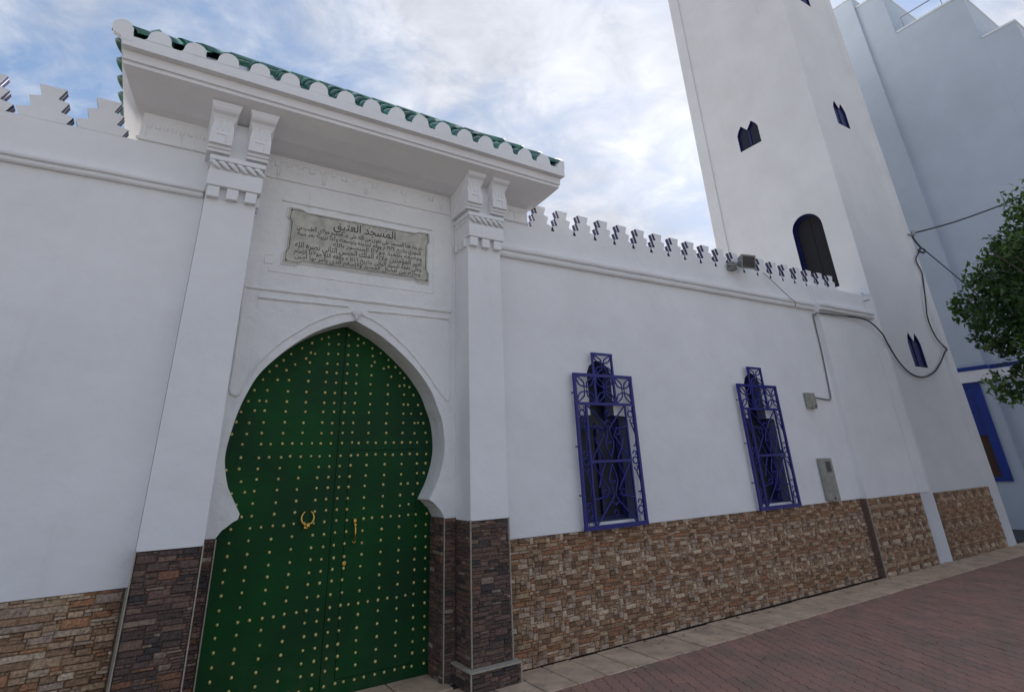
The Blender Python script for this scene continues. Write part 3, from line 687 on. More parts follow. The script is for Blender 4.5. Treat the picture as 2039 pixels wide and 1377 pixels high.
mb = MB(); mb.poly(out_, [], -.022, 0); slab_o = mb.build('slab', MT['slate'], plq)
mb = MB(); mb.poly([(x*1.016, z*1.045) for x, z in out_], [[(x*1.0, z*1.0) for x, z in out_]], -.014, .001); mb.build('plaster_edge', MT['white'], plq)
fm = MB(); inn = [(x*.972, z*.93) for x, z in out_]; P3 = [(x, -.0222, z) for x, z in inn]
fm.tube([Vector(p) for p in P3], .0026, 5, True); fm.build('engraved_border', MT['ink'], plq)
for sx in (-1, 1):
    for sz in (-1, 1):
        m = MB(); m.tube([(sx*(hw-.026), -.021, sz*(hh-.026)), (sx*(hw-.026), -.027, sz*(hh-.026))], .0075, 8); m.build('screw', MT['ink'], plq)
LINES = [('المسجد العتيق', .135, .62, .085, .02), ('تم بناء هذا المسجد على تقوى من الله على يد المقيم مولاي الطيب بن', .070, 1.24, .044, 0),
         ('المهدي بتاريخ ١٩٣٤ م ووقع تجديده وتوسعته وكذا تزيينه بعد سنة', .012, 1.22, .042, 0), ('ووضعه بتنفيذ مولانا المنصور بالله', -.043, .90, .040, .17),
         ('أمير المؤمنين جلالة الملك الحسن الثاني نصره الله', -.108, 1.24, .056, 0), ('وعلى نفقة السيد الوالي بتاريخ ١٤١٦ ه وفقه الله مولانا الإمام', -.163, 1.24, .042, 0),
         ('وجازاه من أفضال المصير والإسلام الذي يأمر بها أمين', -.213, 1.22, .040, 0)]
for txt, z, wd, hgt, dx in LINES:
    cu = bpy.data.curves.new('lettering', 'FONT'); cu.body = shape_ar(txt); cu.align_x = 'CENTER'; cu.resolution_u = 2; cu.extrude = .004; cu.offset = .004
    to = bpy.data.objects.new('lettering', cu); COL.objects.link(to); dg = bpy.context.evaluated_depsgraph_get()
    me = bpy.data.meshes.new_from_object(to.evaluated_get(dg)); bpy.data.objects.remove(to)
    xs2 = [v.co.x for v in me.vertices]; w0 = max(xs2)-min(xs2); mid = (max(xs2)+min(xs2))/2
    for v in me.vertices: v.co = Vector(((v.co.x-mid)*wd/w0+dx, -.0225-v.co.z*.25, v.co.y*hgt/.72+z))
    me.materials.clear(); me.materials.append(MT['ink']); o = link('lettering', me, plq)
vm = MB()
for k in range(9): # vowel marks over the title
    xk = -.26+k*.062+RND.uniform(-.01, .01); a = RND.uniform(.004, .012); vm.tube([(xk, -.0225, .212+RND.uniform(-.01, .012)), (xk+RND.uniform(-.012, .014), -.0225, .212+a)], .0025, 5)
vm.build('vowel_marks', MT['ink'], plq)

# ------------------------------------------------------------------ merlons and walls
def merlon_mesh():
    """stepped, flaring battlement: white faces, navy edges with a pale line along the middle"""
    P = [(-.140, 0), (-.170, .072), (-.088, .094), (-.121, .186), (-.050, .203), (-.085, .303)]
    pts = P + [(-x, z) for x, z in reversed(P)]; m = MB()
    m.poly(pts, [], -.002, .0, 'xz', 0)
    n = len(pts); T = .095; bands = [(0.0, .036, 1), (.036, .047, 0), (.047, T-.002, 1)]
    for a, b, mi in bands:
        vs = [(x, a, z) for x, z in pts]+[(x, b, z) for x, z in pts]
        m.add(vs, [(i, (i+1) % n, n+(i+1) % n, n+i) for i in range(n)], mi)
    m.poly(pts, [], T-.002, T, 'xz', 0)
    o = m.build('merlon', [MT['white'], MT['navy']]); me = o.data; bpy.data.objects.remove(o); return me
MER = merlon_mesh()
def cornice(mb, x0, x1, z0, h, out=.065, seg=26, slope=0, y0=0.0):
    """run moulding: fillet, groove and round, sagging a little as hand work does"""
    pr = [(0, 0), (.55, .02), (.75, .14), (.80, .30), (.45, .36), (.42, .46), (.9, .52), (1.0, .66), (.97, .84), (.35, .90), (.30, .99), (0, 1.0)]
    vs = []; n = len(pr)
    for i in range(seg+1):
        x = x0+(x1-x0)*i/seg; w = RND.uniform(-.0025, .0025)
        for a, b in pr: vs.append((x, y0-.001-a*out, z0+w+b*h+slope*(x-x0)))
    fs = [(i*n+k, (i+1)*n+k, (i+1)*n+k+1, i*n+k+1) for i in range(seg) for k in range(n-1)]
    fs += [tuple(range(n)), tuple(seg*n+k for k in range(n))]
    mb.add(vs, fs)

lw = empty('boundary_wall', 'white wall left of the gatehouse with stepped merlons and brown stone base', 'wall', loc=(-2, 0, 0))
def local(o, root): o.location -= root.location; return o
mb = MB(); mb.box(-4.2, .068, 0, .26, .965, 4.16); local(mb.build('wall', MT['white'], lw), lw)
mb = MB(); mb.box(-4.2, .068, .012, .25, 0, .964); local(mb.build('stone_backing', MT['backing'], lw), lw)
mb = MB(); cornice(mb, -4.2, .055, 3.752, .095, .05, 18); local(mb.build('cornice', MT['white'], lw), lw)
for k in range(10):
    link('merlon', MER, lw, (-.73-.363*k+2, .0, 4.158+RND.uniform(-.003, .003)), (0, 0, RND.uniform(-.01, .01)), (1.03, 1, 1))
mb = MB(); mb.box(.058, .067, -.004, .005, 0, .96); 
local(mb.build('corner_trim', MT['grout'], lw), lw)
mixed = [TAN[3], TAN[4], TAN[2], TAN[7], TAN[6], TAN[9], TAN[1], TAN[8], TAN[5], DRK[4]]
clad(lw, (-1.15+2, .012, 0), 0, 1.20, .963, TAN, 77, cell=(.021, .0185), sizes=SZ_D, weights=[.8, 2, 3, 3, 3, 1.3, 1.2, 3, 2, 3], order=lambda t: -t[0]-.5*t[1])

rw = empty('boundary_wall', 'long white wall with stepped merlons and two blue grilled windows between gatehouse and minaret', 'wall', loc=(2.872, 0, 0))
RS = .0075   # the wall runs back a little from the gatehouse
rw.rotation_euler = (0, 0, RS)
OX = 2.872
def r_(mb, name, mats, parent=rw): return mb.build(name, mats, parent, (-OX, 0, 0) if parent is rw else (0, 0, 0))
def opening(cx):
    P = [(-.34, 1.045), (.33, 1.045), (.33, 2.04), (.31, 2.07), (.16, 2.075), (.16, 2.56), (.10, 2.62), (.02, 2.665), (-.06, 2.655), (-.14, 2.60), (-.18, 2.52), (-.18, 2.075), (-.32, 2.07), (-.34, 2.04)]
    return [(cx+a, b) for a, b in P]
W1, W2 = 4.225, 6.985
mb = MB(); mb.poly([(OX, .985), (9.0, .985), (9.0, 4.165+.04), (OX, 4.155)], [opening(W1), opening(W2)], 0, .26, side_mi=1); r_(mb, 'wall', [MT['white'], MT['reveal']])
mb = MB(); mb.poly(rect(OX, 9.0, 0, .984), [], .012, .25); r_(mb, 'stone_backing', MT['backing'])
mb = MB(); mb.poly([(9.0, 0.985), (10.62, 0.985), (10.98, .985), (10.98, 4.22), (9.0, 4.203)], [], -.085, .30); r_(mb, 'buttress', MT['white'])
mb = MB(); mb.box(9.0, 10.60, -.073, .3, 0, .984); r_(mb, 'buttress_base', MT['backing'])
mb = MB(); cornice(mb, OX, 9.0, 3.712, .145, .068, 60, slope=.0095); cornice(mb, 9.0, 10.72, 3.770, .135, .068, 16, slope=.009, y0=-.085)
r_(mb, 'cornice', MT['white'])
for k in range(20):
    xk = 3.55+k*.3305
    if k == 0: pass
    z = 4.152+(xk-OX)*.0082
    link('merlon', MER, rw, (xk-OX, .002, z+RND.uniform(-.003, .003)), (0, 0, RND.uniform(-.012, .012)), (.955, 1, .985))
ST_SZ = [(3, 1), (4, 2), (5, 2), (3, 2), (6, 2), (2, 1), (5, 1), (7, 3), (2, 2), (4, 1), (2, 3)]
clad(rw, (.0, .012, 0), 0, 9.0-OX, .983, TAN, 55, cell=(.0235, .0205), tile=(15, 18), sizes=ST_SZ, weights=[2.2, 3, 3, 2.5, 3, 2, 1.5, 1.6, 2.2, 3],
     order=lambda t: t[0])
clad(rw, (9.005-OX, -.073, 0), 0, 1.59, .983, TAN, 56, cell=(.0235, .0205), tile=(15, 18), sizes=ST_SZ, weights=[1.2, 2, 3, 3, 3, 2, 1.5, 1.6, 3, 3], budget=0)
mb = MB(); mb.box(8.988, 8.999, -.09, -.076, 0, .98); r_(mb, 'corner_trim', MT['grout'])
mb = MB(); mb.box(2.874, 2.884, -.002, .010, 0, .975); r_(mb, 'corner_trim', MT['grout'])
mb = MB(); mb.box(8.965, 8.999, -.074, .011, 0, .983); r_(mb, 'buttress_return', DRK[0])  # side face coloured darker than the tan front to paint in its shade

# window joinery and grilles
def window(cx, idx):
    o = opening(cx); m = MB(); inner = [(cx+(x-cx)*.80-.0, 1.55+(z-1.55)*.93) for x, z in o]
    m.poly(o, [inner], .125, .165); m.poly(rect(cx-.022, cx+.022, 1.10, 2.0), [], .12, .16); m.poly(rect(cx-.24, cx+.24, 1.94, 1.985), [], .118, .162)
    w = r_(m, 'window', MT['navy']); tag(w, 'window nearest the gatehouse' if idx == 0 else 'window nearest the minaret')
    m = MB(); m.poly([(cx+(x-cx)*.9, 1.55+(z-1.55)*.97) for x, z in o], [], .142, .148); m.build('pane', MT['glass'], w)
    m = MB(); m.box(cx-.36, cx+.36, .26, .275, 1.0, 2.75); m.build('unlit_room_sheet', MT['dark'], w)  # near-black sheet standing for the unlit room behind the window
    g = MB(); y = -.075; y0 = -.058
    # frame of square bar
    X0_, X1_, Z0, Z1 = cx-.412, cx+.405, 1.005, 2.485; b = .017
    def bar(x0, z0, x1, z1, w_=b, yy=y):
        d = Vector((x1-x0, 0, z1-z0)); nrm = Vector((-d.z, 0, d.x)).normalized()*w_
        a = Vector((x0, yy, z0)); c_ = Vector((x1, yy, z1)); D = Vector((0, 2*w_*.8, 0))
        v = [a-nrm, c_-nrm, c_+nrm, a+nrm]; g.add([p for p in v]+[p+D for p in v], [(0, 1, 2, 3), (7, 6, 5, 4), (0, 4, 5, 1), (1, 5, 6, 2), (2, 6, 7, 3), (3, 7, 4, 0)])
    bar(X0_-.017, Z1, X1_+.017, Z1); bar(X0_-.017, Z0, X1_+.017, Z0, .019); bar(X0_, Z0, X0_, Z1, .0165, y+.002); bar(X1_, Z0, X1_, Z1, .0165, y+.002)
    tx0, tx1 = cx-.135, cx+.145
    bar(tx0-.013, 2.725, tx1+.013, 2.725, .013); bar(tx0, 2.19, tx0, 2.725, .012, y+.003); bar(tx1, 2.19, tx1, 2.725, .012, y+.003)
    bar(X0_, 2.185, X1_, 2.185, .014, y+.001)
    ix0, ix1 = cx-.285, cx+.275
    bar(ix0, Z0, ix0, 2.185, .012, y+.003); bar(ix1, Z0, ix1, 2.185, .010, y+.003); bar(ix0, 1.61, ix1, 1.61, .013, y+.001)
    gr = g.build('grille_frame', MT['iron'], w)
    s = MB(); yy = -.066
    def t2(pts, r=.0088, cl=False): s.tube([(p[0], yy, p[1]) for p in pts], r, 6, cl)
    def petal(x0, z0, x1, z1):
        """four looped petals crossing in a cell"""
        cx_, cz = (x0+x1)/2, (z0+z1)/2; w2, h2 = (x1-x0)/2, (z1-z0)/2
        for sx in (-1, 1):
            for sz in (-1, 1):
                a = [(cx_+sx*w2*.14, cz+sz*h2*.16), (cx_+sx*w2*.22, cz+sz*h2*.55), (cx_+sx*w2*.92, cz+sz*h2*.97), (cx_+sx*w2*.72, cz+sz*h2*.38), (cx_+sx*w2*.14, cz+sz*h2*.16)]
                t2([(p.x, p.y) for p in catmull([(u_, v_, 0) for u_, v_ in a], 4)], .0082)
        t2([(cx_+w2*.15*math.cos(t), cz+h2*.2*math.sin(t)) for t in [2*math.pi*k/8 for k in range(8)]], .007, True)
    petal(X0_+.012, 2.2, tx0-.01, Z1-.012); petal(tx0+.01, 2.2, tx1-.01, Z1-.012); petal(tx1+.01, 2.2, X1_-.012, Z1-.012); petal(tx0+.012, Z1+.02, tx1-.012, 2.712)
    def ring_(cx_, cz, r, rr=.0075, a0=0, a1=360):
        t2([(cx_+r*math.cos(math.radians(a0+(a1-a0)*k/12)), cz+r*math.sin(math.radians(a0+(a1-a0)*k/12))) for k in range(13)], rr)
    for sx0, sx1 in ((X0_, ix0), (ix1, X1_)):
        m_ = (sx0+sx1)/2; hw_ = (sx1-sx0)/2-.014
        ring_(m_, 2.085, .036); ring_(m_+.01, 2.012, .024, .007, 120, 420); ring_(m_, 1.61, .036); ring_(m_, 1.682, .024, .007, -60, 200); ring_(m_, 1.538, .024, .007, 160, 420)
        ring_(m_, 1.135, .036); ring_(m_, 1.207, .024, .007, -60, 200)
        for za, zb in ((1.985, 1.715), (1.505, 1.235)):
            zm = (za+zb)/2; t2([(m_, za), (m_+hw_, zm), (m_, zb), (m_-hw_, zm), (m_, za)], .0072)
        t2([(m_-.03, 2.16), (m_-.03, 2.125), (m_+.03, 2.125), (m_+.03, 2.16)], .0045); t2([(m_-.03, 1.03), (m_-.03, 1.085), (m_+.03, 1.085), (m_+.03, 1.03)], .0045)
    cxi = (ix0+ix1)/2
    for zt_, zb_, fl in ((2.172, 1.62, 1), (1.60, 1.025, -1)):
        zm = (zt_+zb_)/2; hx = (ix1-ix0)/2-.012
        def Z_(v): return zm+fl*(v-zm)
        t2([(ix0+.012, Z_(zt_)), (cxi-.05, Z_(zm+.08)), (cxi-.045, Z_(zm+.02)), (ix0+.012, Z_(zm+.06))]); t2([(ix1-.012, Z_(zt_)), (cxi+.05, Z_(zm+.08)), (cxi+.045, Z_(zm+.02)), (ix1-.012, Z_(zm+.06))])
        t2([(ix0+.012, Z_(zb_)), (cxi-.07, Z_(zm-.03)), (cxi-.11, Z_(zm+.04))]); t2([(ix1-.012, Z_(zb_)), (cxi+.07, Z_(zm-.03)), (cxi+.11, Z_(zm+.04))])
        lobe = [(cxi, Z_(zb_+.02)), (cxi-.055, Z_(zm-.12)), (cxi-.03, Z_(zm-.04)), (cxi-.012, Z_(zm+.03)), (cxi-.05, Z_(zm+.08)), (cxi, Z_(zm+.12))]
        t2([(p.x, p.y) for p in catmull([(a, b_, 0) for a, b_ in lobe], 4)]); t2([(2*cxi-p.x, p.y) for p in catmull([(a, b_, 0) for a, b_ in lobe], 4)])
        ring_(cxi-.12, Z_(zm+.01), .035, .0068, 0, 300); ring_(cxi+.12, Z_(zm+.01), .035, .0068, 180, 480); ring_(cxi-.018, Z_(zm-.10), .011, .006); ring_(cxi+.018, Z_(zm-.10), .011, .006)
        t2([(cxi-.09, Z_(zb_+.01)), (cxi-.16, Z_(zm-.16)), (cxi-.20, Z_(zm-.05))]); t2([(cxi+.09, Z_(zb_+.01)), (cxi+.16, Z_(zm-.16)), (cxi+.20, Z_(zm-.05))])
        ring_(cxi, Z_(zm+.19), .028, .005)
    s.build('scrollwork', MT['iron'], w)
    h = MB()
    for zz in (1.30, 1.76, 2.3):
        for xx in (X0_, X1_): h.box(xx-.008, xx+.008, -.06, 0.0, zz-.006, zz+.006)
    h.tube([(X0_-.02, -.07, 1.755), (X0_-.032, -.07, 1.755)], .012, 8); h.build('wall_anchor', MT['iron'], w)
window(W1, 0); window(W2, 1)

# ------------------------------------------------------------------ minaret
mn = empty('minaret', 'tall square white minaret with small blue twin lancet windows rising behind the wall', 'minaret', loc=(12.2, 1.5, 0))
TX0, TX1, TY0, TY1, TH = 11.0, 13.47, 0.0, 3.0, 19.0
def twin(cx, z0, w=.50):
    h = .65; q = w/2
    return [(cx-q, z0), (cx+q, z0), (cx+q, z0+.44), (cx+q*.82, z0+.54), (cx+q*.5, z0+h), (cx+q*.2, z0+.54), (cx, z0+.475), (cx-q*.2, z0+.54), (cx-q*.5, z0+h), (cx-q*.82, z0+.54), (cx-q, z0+.44)]
def rarch(cx, z0, z1, w):
    r = w/2; return [(cx-r, z0), (cx+r, z0)] + [(cx+r*math.cos(t), z1-r+r*math.sin(t)) for t in [math.pi*k/14 for k in range(15)]]
BW = [twin(12.12, z) for z in (3.03, 8.337, 11.955, 15.5)]
AW = [twin(1.59, 8.345, .56), twin(1.59, 13.6, .56)]
AO = rarch(.815, 4.6, 6.26, .64)
mb = MB()
mb.poly([(TX0, .0), (TX1, .0), (TX1, TH), (TX0, TH)], BW, TY0, .3, side_mi=1)
mb.poly([(.3, 0), (TY1, 0), (TY1, TH), (.3, TH)], AW+[AO], TX0, TX0+.3, 'yz', side_mi=1)
mb.box(TX1-.3, TX1, .302, TY1, 0, TH); mb.box(TX0+.302, TX1-.302, TY1-.3, TY1, 0, TH); mb.box(TX0-.05, TX1+.05, TY0-.05, TY1+.05, TH+.001, TH+.25)
def mpart(mb, name, mats, parent=mn): return mb.build(name, mats, parent, tuple(-v for v in mn.location) if parent is mn else (0, 0, 0))
mpart(mb, 'shaft', [MT['rough'], MT['navy']])
# raised corner strips
mb = MB(); mb.poly([(TX1-.30, -.0), (TX1-.24, -.05), (TX1-.02, -.055), (TX1+.02, -.02), (TX1+.02, 0)], [], 0, TH, 'xy'); mb.box(TX0-.03, TX0-.001, TY1-.28, TY1+.02, 0, TH)
mpart(mb, 'corner_strip', MT['rough'])
mb = MB(); mb.poly([(10.60, .4), (10.60, -.030), (10.66, -.018), (10.78, .0), (10.90, -.012), (11.0, -.035), (10.999, .4)], [], 0, 4.28, 'xy'); mpart(mb, 'corner_fillet', MT['rough'])
for k, wv in enumerate(BW):
    m = MB(); m.poly(wv, [], .05, .08); cx = 12.12; m.box(cx-.02, cx+.02, .025, .05, wv[0][1], wv[0][1]+.5); w = mpart(m, 'window', MT['navy'])
    m = MB(); m.poly([(cx-.22, wv[0][1]+.03), (cx-.035, wv[0][1]+.03), (cx-.035, wv[0][1]+.47), (cx-.125, wv[0][1]+.58), (cx-.22, wv[0][1]+.45)], [], .042, .0495); m.poly([(cx+.22, wv[0][1]+.03), (cx+.035, wv[0][1]+.03), (cx+.035, wv[0][1]+.47), (cx+.125, wv[0][1]+.58), (cx+.22, wv[0][1]+.45)], [], .042, .0495)
    m.build('pane', MT['dnavy'], w)
for k, wv in enumerate(AW):
    m = MB(); m.poly(wv, [], TX0+.07, TX0+.10, 'yz'); cx = 1.59; z0 = wv[0][1]; m.box(TX0+.04, TX0+.07, cx-.022, cx+.022, z0, z0+.5); w = mpart(m, 'window', MT['navy'])
    m = MB(); m.poly([(cx-.25, z0+.03), (cx-.04, z0+.03), (cx-.04, z0+.47), (cx-.14, z0+.58), (cx-.25, z0+.45)], [], TX0+.06, TX0+.069, 'yz'); m.poly([(cx+.25, z0+.03), (cx+.04, z0+.03), (cx+.04, z0+.47), (cx+.14, z0+.58), (cx+.25, z0+.45)], [], TX0+.06, TX0+.069, 'yz')
    m.build('pane', MT['glass'], w)
m = MB(); m.poly(AO, [rarch(.815, 4.59, 6.235, .60)], TX0+.12, TX0+.16, 'yz'); dr = mpart(m, 'doorway', MT['navy']); tag(dr, 'dark round arched doorway just above the battlements')
m = MB(); m.poly(rarch(.815, 4.59, 6.24, .6), [], TX0+.165, TX0+.17, 'yz'); m.box(TX0+.155, TX0+.164, .805, .825, 4.6, 6.2); m.build('pane', MT['dark'], dr)
# stone base of the minaret
mb = MB(); mb.box(TX0+.06, TX1-.30, -.014, -.001, 0, .955); mpart(mb, 'stone_backing', MT['backing'])
clad(mn, (TX0+.06-12.2, -.014-1.5, 0), 0, TX1-.30-TX0-.06, .953, TAN, 58, cell=(.0232, .0203), tile=(15, 19), sizes=ST_SZ, weights=[1.0, 2, 3.4, 3.2, 3.4, 2, 1.6, 1.2, 3, 3], budget=300)

# ------------------------------------------------------------------ stepped building behind
bd = empty('apartment_building', 'tall pale blue building with stepped roofline behind the minaret', 'building', loc=(19, -1, 0))
def bpart(mb, name, mats, parent=bd): return mb.build(name, mats, parent, tuple(-v for v in bd.location) if parent is bd else (0, 0, 0))
BX = 16.0
secs = [(.28, 4.8, 14.3, BX-.10), (-.42, .279, 13.93, BX), (-1.99, -.421, 12.41, BX+.0), (-2.66, -1.991, 10.98, BX), (-3.4, -2.661, 9.6, BX), (-4.3, -3.401, 8.2, BX)]
wz0, wz1, wy0, wy1 = .95, 2.98, .55, 1.62
mb = MB()
for k, (ya, yb, z, X) in enumerate(secs):
    if k == 0: mb.poly([(ya, 3.33), (yb, 3.33), (yb, z), (ya, z)], [], X, X+8, 'yz'); mb.poly([(ya, 0), (yb, 0), (yb, 3.329), (ya, 3.329)], [rect(wy0, wy1, wz0, wz1)], X, X+8, 'yz')
    else: mb.poly([(ya, 0), (yb, 0), (yb, z), (ya, z)], [], X, X+8, 'yz')
bpart(mb, 'wall', MT['blue_white'])
mb = MB()
for k, (ya, yb, z, X) in enumerate(secs): mb.box(X-.02, X+8, ya-.02, yb-.021 if k else yb, z+.001, z+.05)
bpart(mb, 'coping', MT['pale'])
mb = MB(); mb.box(BX-.17, BX-.101, .20, 4.8, 2.99, 3.235); mb.box(BX-.07, BX-.001, -4.3, .199, 2.99, 3.235); bpart(mb, 'white_band', MT['white'])
mb = MB(); mb.box(BX-.175, BX-.101, .20, 4.8, 3.237, 3.325); mb.box(BX-.075, BX-.001, -4.3, .199, 3.237, 3.325); bpart(mb, 'blue_band', MT['shutter'])
mb = MB(); mb.poly(rect(wy0-.07, wy1+.07, wz0-.03, wz1), [rect(wy0+.10, wy1-.05, wz0+.06, wz1-.09)], BX-.13, BX-.05, 'yz'); mb.box(BX-.12, BX-.06, wy0+.10, wy1-.05, 1.86, 1.93)
bw = bpart(mb, 'window', MT['shutter'])
mb = MB(); mb.box(BX-.10, BX-.07, wy0+.10, wy1-.05, 1.93, wz1-.09); mb.build('shutter', MT['shutter'], bw)
mb = MB(); mb.box(BX-.085, BX-.075, wy0+.10, wy1-.05, wz0+.06, 1.86); mb.build('pane', material('brown_reflection_glass', (.07, .035, .022), .2), bw)  # pane coloured brown to paint in a reflection on the glass
mb = MB(); z = 12.45
mb.tube([(BX+.1, -.62, z), (BX+.1, -.62, z+.42), (BX+.1, -1.55, z+.42), (BX+.1, -1.55, z)], .018, 6); bpart(mb, 'roof_railing', MT['steel'])

# ------------------------------------------------------------------ small fittings
fl = empty('floodlight', 'small grey floodlight on a bracket in front of the merlons', 'floodlight', loc=(7.10, -.05, 4.18))
m = MB(); m.box(-.17, -.05, -.01, .09, -.02, .02); m.box(-.16, -.04, .0, .06, .02, .11, ch=.01); m.tube([(-.20, .05, .06), (-.14, -.02, .03), (-.05, -.06, .09)], .016, 7); m.tube([(-.19, .06, .02), (-.12, -.03, .0), (-.06, -.05, .06)], .009, 6); m.build('bracket', MT['lamp'], fl)
m = MB(); m.add([(-.13, -.10, -.10), (.13, -.10, -.10), (.13, -.10, .11), (-.13, -.10, .11), (-.09, .03, -.06), (.09, .03, -.06), (.09, .03, .07), (-.09, .03, .07)], [(0, 1, 2, 3), (4, 5, 6, 7), (0, 1, 5, 4), (1, 2, 6, 5), (2, 3, 7, 6), (3, 0, 4, 7)])
hs = m.build('housing', MT['lamp'], fl, (.08, -.05, .10)); hs.rotation_euler = (math.radians(14), 0, math.radians(-12))
m = MB(); m.box(-.105, .105, -.106, -.1005, -.075, .085); m.build('lens', MT['lens'], hs)

jb = empty('junction_box', 'small square beige junction box on the white wall beside the second window', 'junction box', loc=(8.25, .03, 2.33))
m = MB(); m.box(-.108, .108, -.045, .0, -.112, .112, ch=.008); m.box(-.098, .098, -.051, -.0455, -.10, .10); m.build('cover', MT['grey_plastic'], jb); m = MB(); m.box(.04, .065, -.060, -.0565, -.085, -.06); m.build('latch', MT['cable'], jb)
mt = empty('meter_box', 'tall narrow grey meter box standing on the stone base below the junction box', 'meter box', loc=(8.215, .03, 1.0))
m = MB(); m.box(-.125, .125, -.07, 0, 0, .545, ch=.008); m.box(-.127, .127, -.074, -.0705, .335, .342); m.build('housing', MT['grey_plastic'], mt)
m = MB(); m.box(-.055, .055, -.076, -.0705, .37, .50); m.build('window', MT['lens'], mt)
m = MB(); m.box(-.07, .07, -.0755, -.0705, .355, .515); m.build('window_frame', MT['lamp'], mt)
m = MB(); m.box(-.02, .0, -.077, -.0705, .02, .05); m.build('latch', MT['cable'], mt)

def cable(name, label, pts, r, mat, n=5, sm=True):
    m = MB(); P = catmull(pts, n) if sm else [Vector(p) for p in pts]; m.tube([p for p in P], r, 6); o = m.build(name, mat); return tag(o, label, 'cable')
cable('cable', 'dark cable looping low across the minaret front below its small window', [(9.0, -.06, 3.72), (9.7, -.075, 3.735), (10.25, -.10, 3.735), (10.55, -.10, 3.66), (10.83, -.075, 3.52), (10.93, -.06, 3.40), (11.18, -.04, 3.09), (11.52, -.03, 2.885), (11.95, -.03, 2.835), (12.45, -.03, 2.94), (12.85, -.03, 3.13), (13.16, -.06, 3.37), (13.27, -.07, 3.44), (13.08, -.05, 3.58), (12.98, -.04, 3.80), (12.97, -.04, 4.08), (13.10, -.06, 4.45), (13.27, -.07, 4.88), (13.30, -.08, 5.05), (13.22, -.08, 5.30), (13.42, -.10, 5.50)], .0135, MT['cable'])
cable('cable', 'cable knot hanging from the bracket high on the minaret edge', [(13.42, -.10, 5.50), (13.55, -.12, 5.62), (13.72, -.12, 5.60), (13.60, -.12, 5.52), (13.45, -.10, 5.56), (13.62, -.10, 5.64), (13.52, -.08, 5.78), (13.47, -.06, 5.96)], .02, MT['cable'])
cable('cable', 'taut black overhead cable running from the minaret bracket over the tree', [(13.50, -.06, 5.97), (14.4, -.52, 6.22), (15.2, -.98, 6.50), (15.98, -1.42, 6.80)], .017, MT['cable'])
cable('cable', 'slack black cable from the minaret edge dipping towards the tree', [(13.72, -.12, 5.60), (14.5, -.1, 5.36), (15.3, -.12, 5.03), (15.98, -.20, 4.62)], .0135, MT['cable'])
cable('conduit', 'thin grey conduit dropping from the cornice to the junction box', [(10.2, -.08, 3.745), (9.02, -.07, 3.715), (8.98, .02, 3.70), (8.93, .025, 3.66), (8.92, .03, 3.1), (8.86, .03, 2.50), (8.83, .028, 2.375), (8.72, .025, 2.36), (8.38, .02, 2.385)], .011, MT['wire'], 3)
cable('wire', 'thin wire slanting from a merlon down to the cornice by the floodlight', [(7.78, -.0, 4.24), (7.95, -.03, 4.10), (8.12, -.04, 3.98), (8.27, -.05, 3.88), (8.30, -.085, 3.82), (8.31, -.075, 3.74)], .0065, MT['wire'])
bk = MB(); bk.box(13.30, 13.52, -.085, -.058, 5.90, 5.93); bk.tube([(13.50, -.09, 5.92), (13.52, -.09, 6.02)], .035, 8); tag(bk.build('cable_bracket', MT['steel']), 'short iron cable bracket on the right edge of the minaret', 'bracket')
hk = MB(); hk.tube([(10.55, -.05, 4.10), (10.60, -.13, 4.11)], .012, 6); tag(hk.build('iron_peg', MT['steel']), 'short iron peg sticking out where wall meets minaret', 'peg')

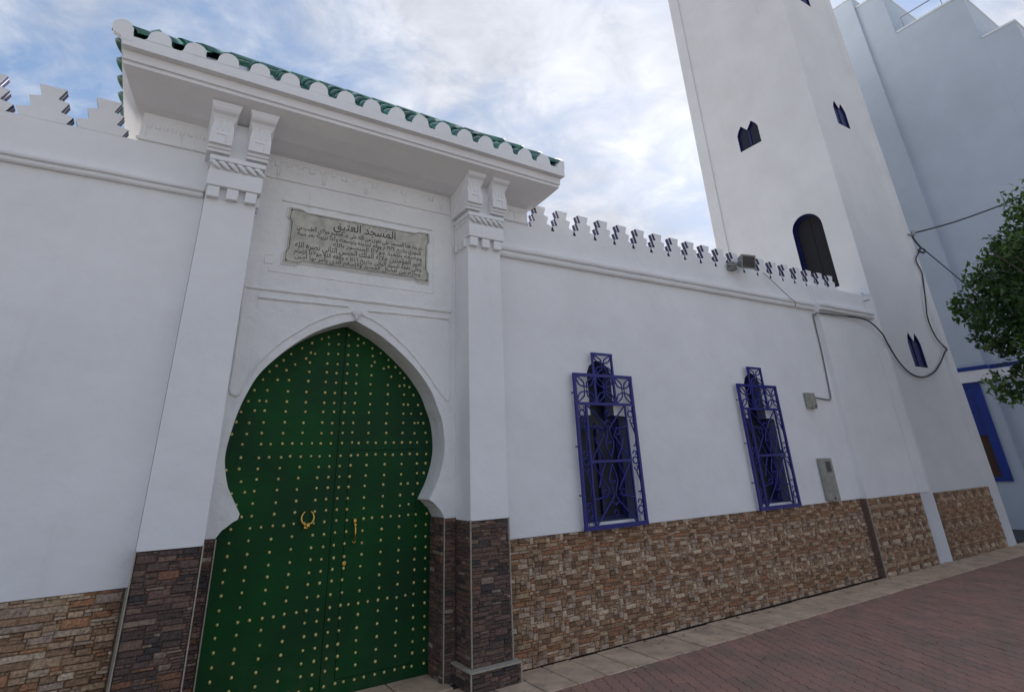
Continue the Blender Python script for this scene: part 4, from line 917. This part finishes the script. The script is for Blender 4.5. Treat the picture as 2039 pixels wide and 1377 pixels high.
# ------------------------------------------------------------------ tree
def tree():
    t = empty('street_tree', 'leafy green street tree at the right edge in front of the pale blue building', 'tree', loc=(11.1, -3.25, 0))
    rr = random.Random(21); m = MB()
    trunk = [(0, 0, 0), (.03, .03, .8), (-.02, .05, 1.6), (.05, .08, 2.3)]
    m.tube(catmull(trunk, 4), [.15-.005*k for k in range(13)], 10)
    tips = []
    for k in range(11):
        a = k*2.4; L_ = rr.uniform(1.0, 1.6); el = rr.uniform(.25, 1.2)
        p0 = Vector((.03, .07, 1.9+rr.uniform(0, .5))); p1 = p0+Vector((math.cos(a)*L_*.5, math.sin(a)*L_*.5, .45*math.sin(el)+.25)); p2 = p0+Vector((math.cos(a)*L_, math.sin(a)*L_, L_*math.sin(el)+.35))
        m.tube(catmull([p0, p1, p2], 5), [.06-.0048*j for j in range(11)], 7); tips += [p1, p2]
        for q in range(3):
            b = a+rr.uniform(-1, 1); e = p2+Vector((math.cos(b)*.5, math.sin(b)*.5, rr.uniform(-.2, .4))); m.tube([p1.lerp(p2, .6), e], [.018, .006], 5); tips.append(e)
    m.build('trunk', MT['bark'], t)
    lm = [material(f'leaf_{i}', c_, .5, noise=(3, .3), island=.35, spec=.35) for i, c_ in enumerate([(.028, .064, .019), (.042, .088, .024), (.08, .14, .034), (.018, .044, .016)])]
    for mm in lm:
        b = mm.node_tree.nodes['Principled BSDF']; b.inputs['Transmission Weight'].default_value = 0; b.inputs['Subsurface Weight'].default_value = 0
        nt = mm.node_tree; tr = nt.nodes.new('ShaderNodeBsdfTranslucent'); tr.inputs[0].default_value = (.10, .19, .03, 1); mx = nt.nodes.new('ShaderNodeMixShader'); mx.inputs[0].default_value = .30
        nt.links.new(b.outputs[0], mx.inputs[1]); nt.links.new(tr.outputs[0], mx.inputs[2]); nt.links.new(mx.outputs[0], nt.nodes['Material Output'].inputs[0])
    # clumps of leaves spread over the outside of an uneven crown
    cl = []; C0 = Vector((0, 0, 3.45))
    for k in range(150):
        d = Vector((rr.gauss(0, 1), rr.gauss(0, 1), rr.gauss(0, .85))).normalized(); rad = rr.uniform(.45, 1.0)**.5
        s = 1.55+.22*math.sin(3*d.x+1.3)+.18*math.sin(5*d.z+2*d.y)
        cl.append((C0+Vector((d.x*s*rad, d.y*s*rad, d.z*1.75*rad)), rr.uniform(.22, .40)))
    # boughs seen against the pale wall
    for p, r in [((-.2, 2.0, 3.80), .15), ((-.2, 1.98, 3.60), .17), ((-.3, 1.80, 3.72), .2), ((-.2, 1.62, 4.08), .17), ((-.2, 1.40, 4.38), .15), ((-.1, 1.2, 4.3), .24), ((-.1, 1.0, 4.68), .2), ((-.2, .78, 4.95), .2), ((0, .6, 5.05), .22), ((-.2, 1.85, 3.15), .17), ((-.2, 1.75, 3.40), .24), ((-.2, 1.60, 3.00), .2), ((-.2, 1.5, 3.75), .28), ((-.2, 1.3, 3.35), .3), ((-.2, 1.85, 2.50), .2), ((-.2, 1.78, 2.28), .15), ((-.2, 1.62, 2.42), .2), ((-.2, 1.45, 2.2), .2), ((-.2, 1.45, 2.75), .26), ((-.2, 1.25, 2.5), .28), ((-.3, 1.2, 3.0), .3), ((-.1, .95, 3.9), .3), ((-.2, 1.0, 4.3), .26)]: cl.append((Vector(p), r))
    c2 = MB()
    for ctr, r in cl:
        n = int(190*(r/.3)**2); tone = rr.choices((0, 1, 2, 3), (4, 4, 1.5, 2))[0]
        if ctr.z > 4.2: tone = rr.choices((0, 1, 2), (1, 3, 3))[0]  # upper clumps take lighter leaf colours, painting in the light on top
        for _ in range(n):
            d = Vector((rr.gauss(0, 1), rr.gauss(0, 1), rr.gauss(0, 1))).normalized(); p = ctr+d*r*rr.uniform(.35, 1.08)
            L_ = rr.uniform(.034, .064); w = L_*rr.uniform(.45, .62)
            a = Vector((rr.gauss(0, 1), rr.gauss(0, 1), rr.gauss(-.5, .8))).normalized(); b = a.cross(d+Vector((rr.uniform(-.6, .6), rr.uniform(-.6, .6), .5))).normalized(); nn = a.cross(b)*L_*.18
            vs = [p-a*L_, p-a*L_*.1+b*w+nn, p+a*L_, p-a*L_*.1-b*w+nn]
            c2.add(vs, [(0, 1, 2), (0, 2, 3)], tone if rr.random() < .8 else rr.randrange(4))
    me = bpy.data.meshes.new('crown'); me.from_pydata([tuple(v) for v in c2.v], [], c2.f)
    for mm in lm: me.materials.append(mm)
    me.polygons.foreach_set('material_index', c2.m); me.update(); o = bpy.data.objects.new('crown', me); COL.objects.link(o); o.parent = t
    print('leaves', len(c2.f)//2)
tree()
print('objects', len(bpy.data.objects))
